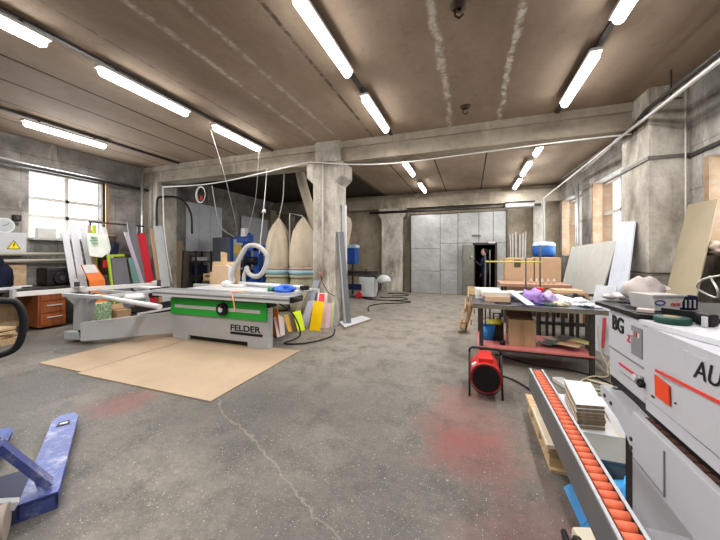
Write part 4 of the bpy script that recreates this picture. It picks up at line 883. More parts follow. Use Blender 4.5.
tl = [((.98, 4.62), (.07, .05, .03), (.10, .14, .12), 'small dark green lump near the front edge of the table'), ((1.10, 4.66), (.09, .05, .035), (.62, .56, .42), 'cream crumpled paper near the table front'),
      ((1.18, 4.9), (.16, .10, .05), (.68, .64, .52), 'cream rag in the middle of the table'), ((1.34, 4.84), (.16, .11, .055), (.74, .76, .78), 'white crumpled rag right of the cream one'),
      ((1.44, 4.68), (.10, .09, .035), (.60, .64, .68), 'pale blue rag at the right front corner of the table'), ((.90, 4.64), (.10, .04, .02), (.04, .04, .18), 'dark blue gloves before the violet bag'),
      ((1.12, 5.08), (.18, .12, .06), (.76, .76, .76), 'white crumpled plastic at the back of the table')]
for k, ((x, y), s_, c_, lab) in enumerate(tl):
    b = MB(); b.blob((x, y, Tz), s_, C('tl%d' % k, c_), .4, 11 + k, 3); tag(b.build('rag'), lab, 'rag')
b = MB(); b.blob((1.38, 5.14, Tz), (.13, .08, .08), M_black, .3, 21, 3); tag(b.build('knit_hat'), 'black hat at the back right of the table', 'hat')
b = MB(); b.box(1.36, 1.50, 4.60, 4.66, Tz, Tz + .03, C('bt', (.04, .07, .07)), .3, .01); tag(b.build('hand_tool'), 'dark hand tool on the rags at the right front corner', 'tool')
for k in range(3):
    b = MB(); b.box(.58 + .05 * k, .84 + .05 * k, 4.93, 5.12, Tz + .112 + .007 * k, Tz + .117 + .007 * k, M_wboard, .2 * k - .1); tag(b.build('paper_sheet'), ('lowest', 'middle', 'topmost')[k] + ' white sheet spread on the white panel stack', 'paper')
# clamps standing behind table
t = thing('clamp_rack', 'thin metal uprights with a yellow crossbar behind the work table', 'rack', (.65, 5.5, 0))
for x, z in ((.24, 1.48), (.31, 1.57), (.84, 1.44), (1.04, 1.64)): b = MB(); b.tube([(x, 5.5, 0), (x, 5.5, z)], .012, M_steel, 8); b.build('upright', t)
b = MB(); b.tube([(.24, 5.5, 1.375), (1.06, 5.5, 1.375)], .013, C('ybar', (.65, .58, .12)), 8); b.build('crossbar', t)
b = MB(); b.box(.2, 1.1, 5.46, 5.54, 0, .04, M_steel); b.build('base', t)
# pallet leaning at the left end of the table
pl = thing('wooden_pallet', 'wooden pallet standing on edge at the left end of the work table', 'pallet', (0, 5.9, 0))
A0, A1 = Vector((-.10, 6.25, .02)), Vector((.10, 5.80, .84))
for k in range(3):
    b = MB(); c0 = A0.lerp(A1, .04 + .44 * k); b.bar(c0 + Vector((-.05, 0, 0)), c0 + Vector((-.04, .02, .14)), .12, .12, M_wood); b.build('block', pl)
for off in (-.10, .06):
    for k in range(4):
        c0 = A0.lerp(A1, .03 + .28 * k) + Vector((off, 0, 0)); b = MB(); b.bar(c0, c0 + Vector((0, -.06, .10)), .022, .9 if False else .3, M_wood); b.build('slat', pl)
b = MB(); b.bar(A0 + Vector((.0, .1, 0)), A1 + Vector((0, .1, 0)), .03, .1, M_wood); b.build('stringer', pl)

# ------------------------------------------------------------------ behind the table
bb = thing('workbench', 'long low bench with a pinkish top behind the work table', 'bench', (1.3, 7.6, 0))
b = MB(); b.box(.62, 1.95, 7.3, 8.1, .80, .86, C('btop', (.50, .30, .22))); b.build('bench_top', bb)
for x in (.7, 1.85):
    for y in (7.35, 8.0): b = MB(); b.box(x, x + .05, y, y + .05, 0, .8, M_steel); b.build('leg', bb)
b = MB(); b.box(.7, 1.9, 7.4, 8.0, .3, .33, M_steel); b.build('shelf', bb)
b = MB(); b.box(.80, 1.42, 8.2, 8.7, .0, 1.40, M_card2, None, .01); b.box(1.0, 1.14, 8.19, 8.2, 1.18, 1.36, C('lab', (.12, .10, .08))); tag(b.build('cardboard_box'), 'large pale cardboard box with a dark label behind the bench', 'box')
b = MB(); b.box(1.44, 1.98, 8.2, 8.7, .0, 1.42, M_card2, None, .01); tag(b.build('cardboard_box'), 'large plain cardboard box below the blue tank', 'box')
for k in range(6):
    x = 1.15 + .11 * k; b = MB(); b.lathe((x, 7.6, .86), [(0, 0), (.03, 0), (.03, .07), (.012, .09), (.012, .11), (0, .11)], C('btl', (.70, .58, .48)), 10); tag(b.build('bottle'), 'small pale bottle in the row on the bench', 'bottle', 'row of small bottles on the bench')
t = thing('water_tank', 'round blue tank under the bent white conduit', 'tank', (2.25, 11.2, 1.0))
b = MB(); b.lathe((2.22, 11.2, 1.42), [(0, 0), (.28, 0), (.32, .06), (.32, .32), (.30, .36)], C('tankb', (.04, .16, .50)), 28); b.build('tank_body', t)
b = MB(); b.lathe((2.22, 11.2, 1.42), [(.325, .34), (.32, .40), (.25, .46), (0, .48)], C('tankl', (.50, .60, .68)), 28); b.build('lid', t)
b = MB(); b.box(1.9, 2.55, 10.9, 11.5, 0, 1.42, M_steel); b.build('stand', t)
for k in range(6):
    x = 1.33 + .085 * k + rnd.uniform(-.02, .02); b = MB(); b.quadslab((x, 11.95, .02), (x + .05, 11.95, .02), (x + .05 + .02 * k, 12.28, 2.2 + .05 * (k % 3)), (x + .02 * k, 12.28, 2.2 + .05 * (k % 3)), .015, C('wstrip', (.50, .49, .46)))
    tag(b.build('plastic_strip'), 'thin white strip standing against the back wall', 'strip', 'white strips by the back wall')
# boards on the right
b = MB(); b.quadslab((2.66, 10.0, 1.70), (2.663, 7.20, 1.77), (2.30, 7.40, .01), (2.30, 10.0, .01), .02, C('bigw', (.56, .57, .54))); b.build
bo = b.build('leaning_sheet'); tag(bo, 'very large pale sheet leaning under the right windows', 'board')
b = MB(); b.quadslab((2.443, 6.506, 2.054), (2.434, 5.973, 2.017), (1.952, 5.278, 0.01), (1.952, 6.042, 0.01), .02, C('tallw', (.62, .67, .76))); tag(b.build('leaning_board'), 'tall pale blue board leaning on the right pillar', 'board')
b = MB(); b.quadslab((2.88, 5.60, 2.195), (2.86, 5.02, 2.179), (2.303, 4.649, 0.01), (2.303, 5.30, 0.01), .012, M_mdf2); tag(b.build('leaning_board'), 'tan hardboard sheet leaning in the corner of the right pillar', 'board')
b = MB(); b.prism([(1.98, 6.15, .98), (2.10, 5.72, 1.0), (1.93, 5.30, .01), (1.76, 5.95, .01), (1.84, 6.06, .35)], (.02, .03, 0), C('loww', (.66, .70, .76))); tag(b.build('leaning_board'), 'lower white board standing before the tall pale blue one', 'board')
b = MB(); b.quadslab((1.93, 5.72, .52), (1.97, 5.70, .52), (1.86, 5.46, .12), (1.83, 5.48, .12), .015, C('redstrip', (.45, .03, .04))); tag(b.build('offcut_strip'), 'dark red strip before the low white board', 'strip')
b = MB(); b.box(1.70, 1.84, 6.3, 6.6, .30, .56, M_card2); tag(b.build('cardboard_box'), 'upright pale cardboard box seen under the table, left one', 'box')
b = MB(); b.box(1.87, 1.99, 6.3, 6.6, .30, .56, M_card2); tag(b.build('cardboard_box'), 'upright pale cardboard box seen under the table, right one', 'box')
b = MB(); b.box(1.1, 2.02, 6.26, 6.7, .24, .30, M_steel)
for x in (1.12, 1.50, 1.97): b.box(x, x + .05, 6.2, 6.25, 0, .8, M_steel)
b.box(1.1, 2.02, 6.2, 6.25, .78, .82, M_steel); tag(b.build('steel_stand'), 'dark steel stand behind the right half of the work table', 'stand')
b = MB(); b.bar((.62, 6.0, .75), (1.0, 6.0, .45), .03, .03, M_steel); b.bar((1.0, 6.0, .0), (1.0, 6.0, .8), .03, .03, M_steel); b.bar((.62, 6.0, 0), (.62, 6.0, .8), .03, .03, M_steel); b.bar((.6, 6.0, .8), (1.02, 6.0, .8), .03, .03, M_steel); tag(b.build('steel_trestle'), 'thin steel trestle with a diagonal brace behind the work table', 'trestle')
b = MB(); b.box(1.20, 1.70, 5.5, 6.0, .79, .82, M_steel)
for x in (1.21, 1.65):
    for y in (5.51, 5.95): b.box(x, x + .04, y, y + .04, 0, .79, M_steel)
tag(b.build('small_stand'), 'small dark stand under the flat brown box beyond the table', 'stand')
b = MB(); b.box(1.22, 1.68, 5.55, 5.95, .821, .90, M_card, .15, .004); b.box(1.26, 1.64, 5.6, 5.9, .90, .93, M_ply, .1); tag(b.build('cardboard_box'), 'flat brown box behind the rags beyond the table edge', 'box')
t = thing('plastic_drum', 'white sack heap with shelf at the right window', 'sack', (2.8, 4.7, 1.48))
b = MB(); b.blob((2.80, 4.96, 1.525), (.07, .12, .09), C('sk', (.42, .34, .27)), .3, 4, 3); b.build('sack', t)
b = MB(); b.box(2.74, 2.925, 3.6, 5.12, 1.48, 1.52, M_steel); b.build('shelf', t)
t['label'] = 'dark shelf under the right window with a small brown sack'; t['category'] = 'shelf'; t.name = 'wall_shelf'; t['kind'] = 'thing'
cable('wire_bundle', [(2.5, 4.2, 1.3), (2.45, 4.5, 1.22), (2.5, 4.7, 1.1), (2.55, 4.5, 1.02), (2.45, 4.3, 1.12), (2.5, 4.5, 1.25)], .012, M_whcab, 'tangle of white wire at the right edge of the photo')
cable('floor_cable', [(1.99, 5.2, .3), (1.75, 5.0, .02), (1.56, 4.49, .02), (1.38, 4.42, .02), (1.19, 4.15, .02), (1.33, 4.01, .02), (1.5, 4.18, .02), (1.3, 4.3, .02), (1.6, 4.1, .02)], .012, C('beigec', (.50, .44, .33)), 'beige cable tangled on the floor right of the table leg')
cable('floor_cable', [(1.7, 5.2, .5), (1.66, 5.0, .2), (1.7, 4.7, .02), (1.9, 4.3, .02), (1.5, 3.9, .02), (1.2, 3.95, .02)], .010, C('beigec', (.50, .44, .33)), 'thinner beige cable coming down behind the work table')

# ------------------------------------------------------------------ heater
ht = thing('fan_heater', 'red cylindrical fan heater in a black tube frame', 'heater', (.155, 3.62, 0))
b = MB(); b.tube([(.155, 3.40, .215), (.155, 3.42, .215), (.155, 3.80, .215), (.155, 3.84, .215)], [.150, .153, .153, .14], M_redp, 32, True); b.build('drum', ht)
b = MB(); b.tube([(.155, 3.385, .215), (.155, 3.398, .215)], .132, M_black, 32); b.tube([(.155, 3.37, .215), (.155, 3.40, .215)], .157, M_black, 32, False)
for r in (.04, .075, .11): b.tube([(.155 + r * math.cos(a * PI / 12), 3.38, .215 + r * math.sin(a * PI / 12)) for a in range(25)], .002, M_black, 4)
for a in range(4): b.bar((.155 - .14 * math.cos(a * PI / 4), 3.376, .215 - .14 * math.sin(a * PI / 4)), (.155 + .14 * math.cos(a * PI / 4), 3.376, .215 + .14 * math.sin(a * PI / 4)), .003, .003, M_black)
b.build('grille', ht)
b = MB(); b.box(.085, .225, 3.46, 3.76, .35, .405, M_redp, None, .01); cb = b.build('control_box', ht)
b = MB(); b.box(.02, .07, 3.46, 3.52, .31, .335, M_plast, (0, -.6, 0)); b.build('sticker', ht)
for x in (-.005, .315):
    b = MB(); b.tube([(x, 3.44, .0), (x, 3.46, .05), (x, 3.62, .40), (x, 3.70, .40), (x, 3.86, .05), (x, 3.88, 0)], .011, M_black, 8); b.build('frame_side', ht)
b = MB(); b.tube([(-.005, 3.66, .40), (-.005, 3.66, .43), (.02, 3.66, .455), (.29, 3.66, .455), (.315, 3.66, .43), (.315, 3.66, .40)], .012, M_black, 8); b.build('handle', ht)
b = MB(); b.tube([(-.005, 3.50, .15), (.02, 3.52, .15)], .01, M_black, 6); b.tube([(.315, 3.50, .15), (.29, 3.52, .15)], .01, M_black, 6); b.tube([(-.005, 3.84, .06), (.315, 3.84, .06)], .01, M_black, 6); b.build('cross_brace', ht)
cable('heater_cable', [(.25, 3.86, .12), (.36, 4.1, .015), (.5, 3.99, .015), (.67, 3.72, .015), (.9, 3.6, .015)], .010, M_rubber, 'black cable trailing from the red heater')
cable('floor_cable', [(.35, 4.95, .015), (.8, 4.65, .015), (1.2, 4.6, .015), (1.45, 4.4, .015), (1.6, 4.0, .015)], .010, M_rubber, 'black cable on the floor under the work table')

# ------------------------------------------------------------------ edge banding machine
eb = thing('edge_banding_machine', 'long white edge banding machine along the right side', 'machine', (1.0, .6, 0))
XF = .57
YE = -1.6
b = MB()   # far end head with the small lettering
b.box(XF, 1.35, 1.33, 1.62, .98, 1.262, M_white, None, .006); b.box(XF - .004, XF, 1.335, 1.615, 1.10, 1.105, M_groove); b.build('end_head', eb)
b = MB(); b.box(XF + .05, 1.3, 1.33, 1.60, .0, .98, M_black); b.box(XF + .02, 1.3, 1.30, 1.66, .93, .98, M_black); b.build('lower_body', eb)
b = MB(); b.box(XF - .003, XF, 1.345, 1.42, 1.13, 1.235, C('scr', (.25, .26, .28))); scr = b.build('control_panel', eb)
b = MB()
for k in range(3): b.box(XF - .006, XF - .003, 1.355 + .022 * k, 1.368 + .022 * k, 1.20, 1.215, C('key', (.55, .1, .1)) if k == 1 else M_plast)
b.build('key', scr)
text_mesh('BG', .085, (XF - .002, 1.585, 1.185), (0, -1, .0), (0, 0, 1), M_black, 'lettering', eb, .0004, .95, 0, .0018)
text_mesh('z', .06, (XF - .002, 1.455, 1.165), (0, -1, .0), (0, 0, 1), C('redl', (.6, .05, .08)), 'small_lettering', eb, .001)
b = MB(); b.box(XF - .004, XF, 1.38, 1.52, 1.055, 1.062, C('redl', (.6, .05, .08))); b.box(XF - .004, XF, 1.38, 1.52, 1.03, 1.033, M_groove); b.box(XF - .004, XF, 1.38, 1.383, 1.03, 1.06, M_groove); b.build('red_outline', eb)
b = MB(); b.cyl((XF, 1.34, 1.065), (XF - .02, 1.34, 1.065), .009, M_alu, 12); b.cyl((XF - .02, 1.34, 1.065), (XF - .03, 1.34, 1.065), .013, M_alul, 12); b.cyl((XF - .0, 1.325, 1.05), (XF - .02, 1.325, 1.05), .012, M_black, 12); b.build('knob', eb)
# hood
b = MB(); b.prism([(XF - .005, 1.325, 1.01), (XF - .005, YE, 1.01), (XF - .005, YE, 1.255), (XF - .005, 1.325, 1.255)], (.75, 0, 0), M_white)
b.build('hood', eb)
b = MB(); b.box(XF - .012, XF - .005, YE, 1.11, 1.015, 1.235, M_white, None, .004); b.build('hood_door', eb)
b = MB(); b.prism([(.555, 1.335, 1.256), (.600, 1.15, 1.256), (.63, 1.05, 1.256), (.68, .8, 1.256), (.68, YE, 1.256), (1.35, YE, 1.256), (1.35, 1.335, 1.256)], (0, 0, .016), M_wboard); b.build('top_shelf', eb)
b = MB(); b.prism([(.548, 1.71, 1.265), (.56, 1.35, 1.273), (.64, 1.34, 1.273), (1.3, 1.34, 1.273), (1.3, 1.80, 1.273), (.62, 1.80, 1.265)], (0, 0, .014), M_black); b.build('black_shelf', eb)
text_mesh('AU', .070, (XF - .014, 1.062, 1.175), (0, -1, .08), (0, 0, 1), M_black, 'large_lettering', eb, .0003, 1.0, .25, 0)
b = MB(); b.bar((XF - .014, 1.235, 1.130), (XF - .014, .2, 1.20), .004, .008, C('stripe', (.72, .07, .05))); b.build('red_stripe', eb)
b = MB(); b.prism([(XF - .008, 1.25, 1.112), (XF - .008, 1.175, 1.105), (XF - .008, 1.17, 1.047), (XF - .008, 1.245, 1.045)], (-.003, 0, 0), C('redsq', (.78, .09, .03))); b.build('red_square', eb)
b = MB(); b.cyl((XF, 1.15, 1.065), (XF - .009, 1.15, 1.065), .0025, M_black, 8); b.box(XF - .008, XF, 1.26, 1.275, 1.03, 1.036, M_steel); b.build('screw', eb)
# gap with feed chain
b = MB(); b.box(XF + .005, XF + .10, YE, 1.30, .938, .968, M_black); b.box(XF - .003, XF + .3, YE, 1.318, .968, 1.007, M_white); b.build('feed_gap', eb)
b = MB()
for k in range(60): b.box(XF - .018, XF + .002, 1.26 - .04 * k, 1.26 - .04 * k + .035, .940, .952, C('chain', (.13, .07, .055)), None, .003)
b.build('feed_chain', eb)
# lower guard
b = MB(); b.box(.53, XF - .019, YE, 1.32, .30, .955, M_white, None, .004); b.box(.535, 1.2, YE, 1.31, .02, .30, M_white); b.box(XF - .019, 1.2, YE, 1.31, .3, .938, M_white); b.build('lower_guard', eb)
b = MB(); b.box(.526, .531, 1.128, 1.132, .80, .93, M_groove); b.box(.526, .531, 1.13, 1.31, .798, .802, M_groove); b.build('panel_seam', eb)
# infeed arm
b = MB()
b.prism([(.535, 1.32, .925), (.535, 1.45, .935), (.535, 1.60, .935), (.535, 1.62, .92), (.535, 1.60, .885), (.535, 1.53, .875), (.535, 1.45, .865), (.535, 1.38, .84), (.535, 1.325, .80)], (.115, 0, 0), M_white); b.build('feed_arm', eb)
b = MB()
for y, z in ((1.56, .905), (1.335, .85), (1.335, .82), (1.50, .90)): b.cyl((.535, y, z), (.530, y, z), .007, M_steel, 10)
b.build('bolt', eb)
for y, x in ((1.56, .565), (1.47, .60)): b = MB(); b.box(x, x + .03, y, y + .02, .934, .937, M_steel); b.build('slot', eb)
# things on top of the machine
TZ = 1.288
def cup_box(): pass
t = thing('plastic_tub', 'white plastic tub with red and blue print on the machine', 'tub', (.70, 1.50, TZ))
b = MB(); b.prism([(.655, 1.452, TZ), (.735, 1.480, TZ), (.755, 1.483, TZ + .058), (.640, 1.443, TZ + .058)], (-.035, .10, 0), M_plast)
b.bar((.638, 1.440, TZ + .058), (.757, 1.481, TZ + .058), .008, .006, M_plast); b.build('tub_body', t)
u_ = Vector((.945, .325, 0)); 
text_mesh('nos', .026, (.703, 1.465, TZ + .018), tuple(u_), (0, 0, 1), C('redl', (.6, .05, .08)), 'red_print', t, .0008, 1.0, .3)
b = MB(); b.tube([Vector((.668, 1.4535, TZ + .03)) + u_ * (.018 * math.cos(a * PI / 10)) + Vector((0, 0, .008 * math.sin(a * PI / 10))) for a in range(21)], .0022, C('blu', (.08, .1, .3)), 5); b.build('blue_logo', t)
b = MB(); b.blob((.675, 1.60, TZ + .030), (.062, .045, .058), C('pinkish', (.62, .56, .55)), .22, 5, 3); tag(b.build('plastic_bag'), 'pale pinkish bag bulging behind the white tub', 'bag')
b = MB(); b.prism([(.69, 1.62, TZ + .055), (.80, 1.66, TZ + .062), (.775, 1.70, TZ + .08), (.69, 1.68, TZ + .088)], (0, .01, .008), C('pinkish', (.62, .56, .55))); tag(b.build('paper_sheet'), 'pale folded sheet sticking out right of the tub', 'paper')
b = MB(); b.blob((.655, 1.745, TZ + .0), (.060, .040, .022), C('pinkish2', (.66, .62, .62)), .45, 15, 3); tag(b.build('plastic_bag'), 'crumpled white bag left of the tub on the black shelf', 'bag')
b = MB(); b.tube(bez([(.625, 1.60, TZ + .008), (.65, 1.54, TZ + .010), (.66, 1.50, TZ + .008)], 5), .006, C('dknavy', (.03, .04, .10)), 6); tag(b.build('marker_pen'), 'dark blue pen before the crumpled white bag', 'pen')
b = MB(); b.prism([(.575, 1.40, 1.288), (.62, 1.385, 1.288), (.64, 1.43, 1.288), (.60, 1.45, 1.288)], (0, 0, .010), C('notep', (.62, .52, .50))); tag(b.build('note_pad'), 'pale pink note pad behind the dark green roll', 'paper')
b = MB(); b.lathe((.628, 1.30, 1.273), [(.0, 0), (.044, 0), (.046, .003), (.046, .018), (.043, .020), (0, .020)], C('dkg', (.015, .07, .055)), 32); b.lathe((.628, 1.30, 1.293), [(0, .0015), (.022, .0015), (.022, 0)], C('tan_core', (.35, .3, .2)), 20); tag(b.build('edge_band_roll'), 'flat dark green roll on the front of the machine top', 'tape')
t = thing('tape_dispenser', 'black tape dispenser with a silver band beside the green roll', 'tape dispenser', (.70, 1.30, 1.273))
b = MB(); b.box(.690, .722, 1.262, 1.31, 1.273, 1.312, M_black, .3, .008); b.bar((.635, 1.372, 1.300), (.70, 1.315, 1.300), .014, .022, M_black); b.build('dispenser_body', t)
b = MB(); b.box(.682, .688, 1.248, 1.262, 1.274, 1.306, M_alul, .3); b.build('silver_band', t)
b = MB(); b.box(.745, .80, 1.50, 1.56, TZ, TZ + .055, M_navy, .3, .008)
for k in range(4): b.box(.746 + .013 * k, .752 + .013 * k, 1.494, 1.498, TZ + .01, TZ + .04, C('wh', (.5, .5, .55)), .3)
tag(b.build('storage_box'), 'dark box with pale stripes right of the tub', 'box')

# ------------------------------------------------------------------ roller conveyor
M_railtop = paint('rail_top', (.36, .37, .39), .45, .3, .1, 9)
M_rail = paint('rail_grey', (.17, .17, .175), .45, .3, .1, 5)
rc = thing('roller_conveyor', 'grey roller conveyor with a row of orange rollers', 'conveyor', (.33, .6, 0))
cy0, cy1, cz = .35, 1.87, .88
b = MB(); b.box(.300, .304, cy0, cy1, cz - .105, cz, M_rail); b.box(.300, .311, cy0, cy1, cz, cz + .003, M_railtop); b.box(.300, .302, cy0, cy1, cz + .003, cz + .005, M_rail); b.build('side_rail', rc)
b = MB(); b.box(.359, .368, cy0, cy1, cz, cz + .003, M_railtop); b.box(.364, .368, cy0, cy1, cz - .105, cz, M_rail); b.build('side_rail', rc)
b = MB(); b.box(.304, .364, cy1 - .004, cy1, cz - .10, cz, M_rail); b.build('end_plate', rc)
b = MB(); b.box(.306, .362, cy0, cy1 - .005, cz - .06, cz - .035, M_black); b.build('bed', rc)
pr_ = None
for k in range(46):
    y = cy1 - .03 - .0325 * k
    if pr_ is None:
        b = MB(); b.tube([(.315, y, cz - .010), (.356, y + .006, cz - .010)], .0130, M_orange, 12); pr_ = b.build('roller', rc); ybase = y
    else:
        o = pr_.copy(); COL.objects.link(o); o.parent = rc; o.location = (0, y - ybase, 0)
b = MB(); b.box(.315, .355, .42, .46, 0, cz - .105, M_alu); b.build('leg', rc)
b = MB(); b.bar((.34, 1.0, cz - .125), (.528, 1.0, cz - .125), .04, .04, M_alu); b.build('mounting_arm', rc)

# ------------------------------------------------------------------ pallet and boards beside the machine
fp = thing('floor_pallet', 'wooden pallet on the floor beneath the roller conveyor', 'pallet', (.9, 2.7, 0))
for k in range(3):
    for y in (2.46, 2.80, 3.14):
        b = MB(); b.box(.52 + .30 * k, .62 + .30 * k, y, y + .12, .02, .12, M_wood, None, .003); b.build('block', fp)
for y in (2.46, 2.80, 3.14): b = MB(); b.box(.50, 1.24, y, y + .12, .12, .14, M_wood); b.build('stringer', fp)
for k in range(3): b = MB(); b.box(.52 + .30 * k, .62 + .30 * k, 2.42, 3.28, 0, .02, M_wood); b.build('bottom_slat', fp)
for k in range(5): b = MB(); b.box(.50 + .155 * k, .61 + .155 * k, 2.40, 3.30, .14, .16, M_wood); b.build('top_slat', fp)
rnd = random.Random(2)
BX = [M_wboard, C('crm', (.66, .60, .48)), C('crm', (.66, .60, .48))]
for k in range(6):
    z = .162 + .028 * k; sx = rnd.uniform(-.035, .03); sy = rnd.uniform(-.05, .05)
    b = MB(); b.prism([(.52 + sx, 2.41 + sy, z), (.92 + sx, 2.41 + sy, z), (.92 + sx, 2.95 + sy, z), (.52 + sx, 2.95 + sy, z)], (0, 0, .024), BX[k % 3])
    tag(b.build('stacked_board'), 'cream edged board in the wide lower stack on the pallet', 'board', 'wide boards stacked on the pallet')
b = MB(); b.prism([(.58, 2.34, .333), (.88, 2.36, .333), (.93, 2.95, .333), (.60, 2.92, .333)], (0, 0, .014), M_wboard); tag(b.build('floor_board'), 'white board lying under the neat stack', 'board')
for k in range(7):
    z = .349 + .022 * k; sx = rnd.uniform(-.006, .006); sy = rnd.uniform(-.008, .008)
    b = MB()
    P4 = [(.665 + sx, 2.39 + sy), (.83 + sx, 2.42 + sy), (.885 + sx, 2.84 + sy), (.705 + sx, 2.83 + sy)]
    b.prism([(x, y, z) for x, y in P4], (0, 0, .019), M_edge)
    b.prism([(x, y, z + .0192) for x, y in P4], (0, 0, .0018), M_wboard)
    tag(b.build('stacked_board'), 'narrow white board in the neat stack beside the rollers' if k < 6 else 'topmost narrow white board of the neat stack', 'board', 'narrow boards in the neat stack' if k < 6 else None)
b = MB(); b.prism([(.94, 2.28, .17), (1.10, 2.28, .17), (1.12, 2.95, .34), (.96, 2.95, .34)], (0, 0, .02), M_wboard); tag(b.build('leaning_board'), 'white board sloping between the stack and the machine', 'board')
b = MB(); b.box(.62, .99, 2.06, 2.33, .15, .35, C('gsheet', (.22, .235, .22)), .0, .01); b.box(.60, 1.0, 2.05, 2.33, .35, .362, C('gsheet', (.22, .235, .22)), .03)
for x in (.64, .92):
    for y in (2.09, 2.2): b.box(x, x + .04, y, y + .04, 0, .15, M_steel)
tag(b.build('steel_bin'), 'grey steel box in front of the board stack', 'box')
b = MB(); b.blob((.76, 1.82, .0), (.17, .15, .24), C('bluefilm', (.08, .42, .85)), .4, 7, 4); tag(b.build('plastic_film'), 'crumpled bright blue film between conveyor and machine', 'film')
b = MB(); b.quadslab((.52, 2.11, .12), (.61, 2.16, .16), (.64, 2.0, .10), (.56, 1.94, .04), .006, C('bluefilm2', (.06, .25, .50))); b.quadslab((.56, 1.94, .038), (.64, 2.0, .098), (.66, 1.92, .05), (.58, 1.86, .01), .006, C('bluefilm2', (.06, .25, .50))); tag(b.build('plastic_film'), 'flat piece of blue film on the floor left of the conveyor', 'film')
b = MB(); b.box(.50, .63, 1.55, 1.80, .0, .16, C('crm', (.66, .60, .48)), .3, .02); tag(b.build('wood_block'), 'cream block under the near end of the conveyor', 'block')
cable('floor_cable', [(.47, 1.9, .02), (.46, 1.75, .06), (.45, 1.62, .22), (.44, 1.5, .26), (.46, 1.4, .1), (.47, 1.3, .02)], .016, M_rubber, 'thick black cable under the near end of the conveyor')
b = MB(); b.box(.96, 1.08, 3.9, 4.2, .001, .05, M_plast, .35, .01); b.box(.98, 1.06, 3.93, 4.17, .05, .055, C('pl2', (.5, .5, .5)), .35); tag(b.build('remote_tray'), 'small white tray beyond the neat stack', 'tray')

# ------------------------------------------------------------------ pallet jack
pj = thing('pallet_jack', 'worn blue hand pallet jack with its fork pointing into the hall', 'pallet jack', (-2.5, .9, 0))
D = Vector((-.847, .532, 0)); N_ = Vector((.532, .847, 0))     # along the fork, and across
def fork(tipc, L_):
    """right edge of the fork passes through tipc"""
    b = MB(); w = .165
    R0 = Vector(tipc); 
    def q(a, s, z): p = R0 - D * a - N_ * s; return (p.x, p.y, z)
    out = [q(.10, 0, .085), q(.0, .035, .082), q(-.01, .08, .082), q(.0, .13, .082), q(.10, w, .085)]
    top = out[0:5] + [q(L_, w, .09), q(L_, 0, .09)]
    b.prism(top, (0, 0, -.012), M_bluep)
    b.prism([q(.08, 0, .083), q(L_, 0, .088), q(L_, 0, .02), q(.25, 0, .035)], tuple(-N_ * .012), M_bluep)
    b.prism([q(.08, w, .083), q(L_, w, .088), q(L_, w, .02), q(.25, w, .035)], tuple(N_ * .012), M_bluep)
    f = b.build('fork', pj)
    b = MB(); 
    b.prism([q(.16, .05, .0862), q(.16, .115, .0862), q(.24, .125, .0862), q(.24, .04, .0862)], (0, 0, .0015), M_black)
    b.prism([q(.19, .06, .088), q(.19, .105, .088), q(.215, .105, .088), q(.215, .06, .088)], (0, 0, .002), M_alul); b.build('roller_window', f)
    b = MB(); c0 = R0 - D * .2 - N_ * .083; b.cyl(c0 + N_ * .04 + Vector((0, 0, .036)), c0 - N_ * .04 + Vector((0, 0, .036)), .035, M_plast, 16); b.build('load_roller', f)
fork((-3.32, 1.745, 0), 1.22)
t2 = Vector((-3.32, 1.745, 0)) - N_ * .385
fork(tuple(t2), 1.22)
h1 = Vector((-3.32, 1.745, 0)) - D * 1.22; h2 = t2 - D * 1.22 - N_ * .165
b = MB(); b.prism([tuple(h1 - N_ * .165 + D * .04 + Vector((0, 0, .055))), tuple(h2 + N_ * .165 + D * .04 + Vector((0, 0, .055))), tuple(h2 + N_ * .165 + D * .42 + Vector((0, 0, .055))), tuple(h1 - N_ * .165 + D * .42 + Vector((0, 0, .055)))], (0, 0, .03), C('jackblue', (.015, .02, .06))); b.build('cross_plate', pj)
b = MB()   # heel plate under the forks and inclined yoke
b.prism([tuple(h1 + Vector((0, 0, .0))), tuple(h2), tuple(h2 + Vector((0, 0, .10))), tuple(h1 + Vector((0, 0, .10)))], tuple(D * .03), M_bluep)
b.build('heel_plate', pj)
hc = (h1 + h2) / 2
b = MB()
a1 = h1 - N_ * .05 + D * .10 + Vector((0, 0, .11)); a2 = hc + D * .08 + N_ * .03 + Vector((0, 0, .43))
b.bar(a1, a2, .09, .035, M_bluep)
a3 = h2 + N_ * .05 + D * .10 + Vector((0, 0, .11)); b.bar(a3, hc + D * .08 - N_ * .03 + Vector((0, 0, .43)), .09, .035, M_bluep)
b.prism([tuple(a1 + Vector((0, 0, -.03))), tuple(a1 + N_ * .0 - D * .10 + Vector((0, 0, -.03))), tuple(a1 - D * .02 - N_ * .04 + Vector((0, 0, .05)))], tuple(-N_ * .02), M_bluep); b.build('yoke', pj)
b = MB(); b.bar(h1 - N_ * .16 + Vector((0, 0, .12)) - D * .02, hc - N_ * .05 - D * .04 + Vector((0, 0, .20)), .05, .04, M_alul); b.bar(h1 - N_ * .16 + D * .05 + Vector((0, 0, .03)), hc + Vector((0, 0, .05)), .08, .04, M_steel); b.build('linkage', pj)
b = MB(); b.cyl(hc - D * .08 + Vector((0, 0, .12)), hc - D * .08 + Vector((0, 0, .55)), .05, M_bluep, 16); b.cyl(hc - D * .08 + Vector((0, 0, .55)), hc - D * .08 + Vector((0, 0, .62)), .03, M_alul, 12); b.build('pump', pj)
b = MB()
for s_ in (-.07, .07):
    c0 = hc - D * .10 + N_ * s_ + Vector((0, 0, .09)); b.cyl(c0 - N_ * .025, c0 + N_ * .025, .088, C('wheel', (.35, .30, .26)), 24)
b.build('steer_wheel', pj)
b = MB(); hs = hc - D * .05; ht_ = hc + D * .04 - N_ * .05
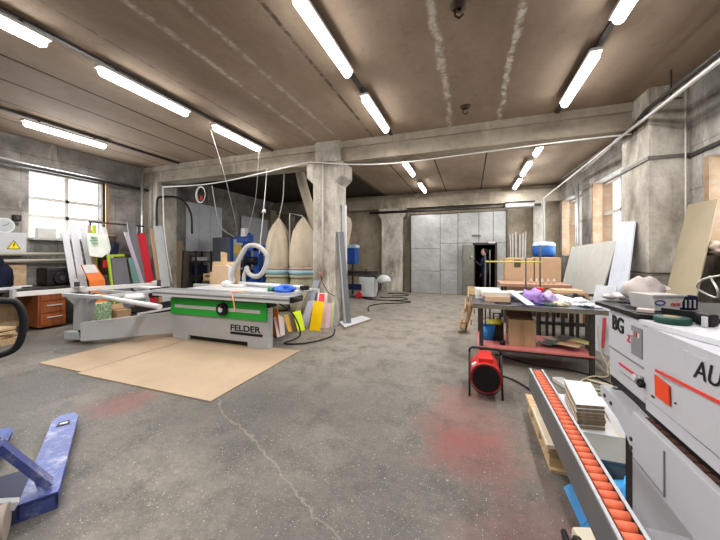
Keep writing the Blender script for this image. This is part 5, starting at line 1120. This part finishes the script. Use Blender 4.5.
b.tube([hs + Vector((0, 0, .5)), ht_ + Vector((0, 0, .95))], .022, M_black, 10); b.build('tiller', pj)
b = MB(); lc = ht_ + Vector((0, 0, 1.10)); pts = []
for (s_, z) in ((-.05, -.17), (-.15, -.13), (-.18, 0), (-.16, .11), (-.10, .14), (.10, .14), (.16, .11), (.18, 0), (.15, -.13), (.05, -.17)): pts.append(lc + N_ * s_ + Vector((0, 0, z)))
b.tube(bez(pts, 5), .0175, M_black, 10); b.tube([lc + Vector((0, 0, -.15)), lc + Vector((0, 0, .02))], .012, M_steel, 8); b.build('handle_loop', pj)

# ------------------------------------------------------------------ lights, world, camera
def area(x, y, z, sx, sy, p, col=(1, .96, .92), rot=(0, 0, 0)):
    l = bpy.data.lights.new('area', 'AREA'); l.shape = 'RECTANGLE'; l.size = sx; l.size_y = sy; l.energy = p; l.color = col
    o = bpy.data.objects.new('area_light', l); COL.objects.link(o); o.location = (x, y, z); o.rotation_euler = rot; return o
LAMP_W = 31.
for x, y, _ in LP: area(x, y, 3.71, .10, 1.2, LAMP_W)
for x in (-7.3, -4.35, -1.46, 1.36):
    for y in (-1.6, .3): area(x, y, 3.71, .10, 1.2, LAMP_W)
# weak fill light added over the back left part, where no tubes hang
area(-4.6, 10.2, 3.71, .1, 1.2, 8)
area(XL - .05, 4.44, 2.58, 1.35, 1.4, 60, (.92, .96, 1.), (0, -PI / 2, 0))
area(XR + .2, 8.35, 2.4, 1.8, 1.7, 28, (.92, .96, 1.), (0, PI / 2, 0))
area(XR + .2, 11.1, 2.4, 1.8, 1.9, 25, (.92, .96, 1.), (0, PI / 2, 0))
area(XR + .2, 4.3, 2.1, 1.2, 1.9, 16, (.95, .97, 1.), (0, PI / 2, 0))

w = bpy.data.worlds.new('World'); SC.world = w; w.use_nodes = True
bg = w.node_tree.nodes['Background']; bg.inputs[0].default_value = (.95, .97, 1, 1); bg.inputs[1].default_value = 2.2

cam = bpy.data.cameras.new('Camera'); co = bpy.data.objects.new('Camera', cam); COL.objects.link(co)
cam.sensor_width = 36; cam.lens = 306 / 720 * 36; cam.clip_start = .05
cam.shift_y = -16 / 720
co.location = (0, 0, 1.5); co.rotation_euler = (PI / 2, 0, math.atan(110 / 306))
SC.camera = co
SC.view_settings.view_transform = 'Standard'
SC.view_settings.exposure = .04
try: SC.view_settings.look = 'Medium High Contrast'
except Exception: pass
SC.cycles.use_denoising = True
SC.cycles.max_bounces = 8
SC.cycles.diffuse_bounces = 4
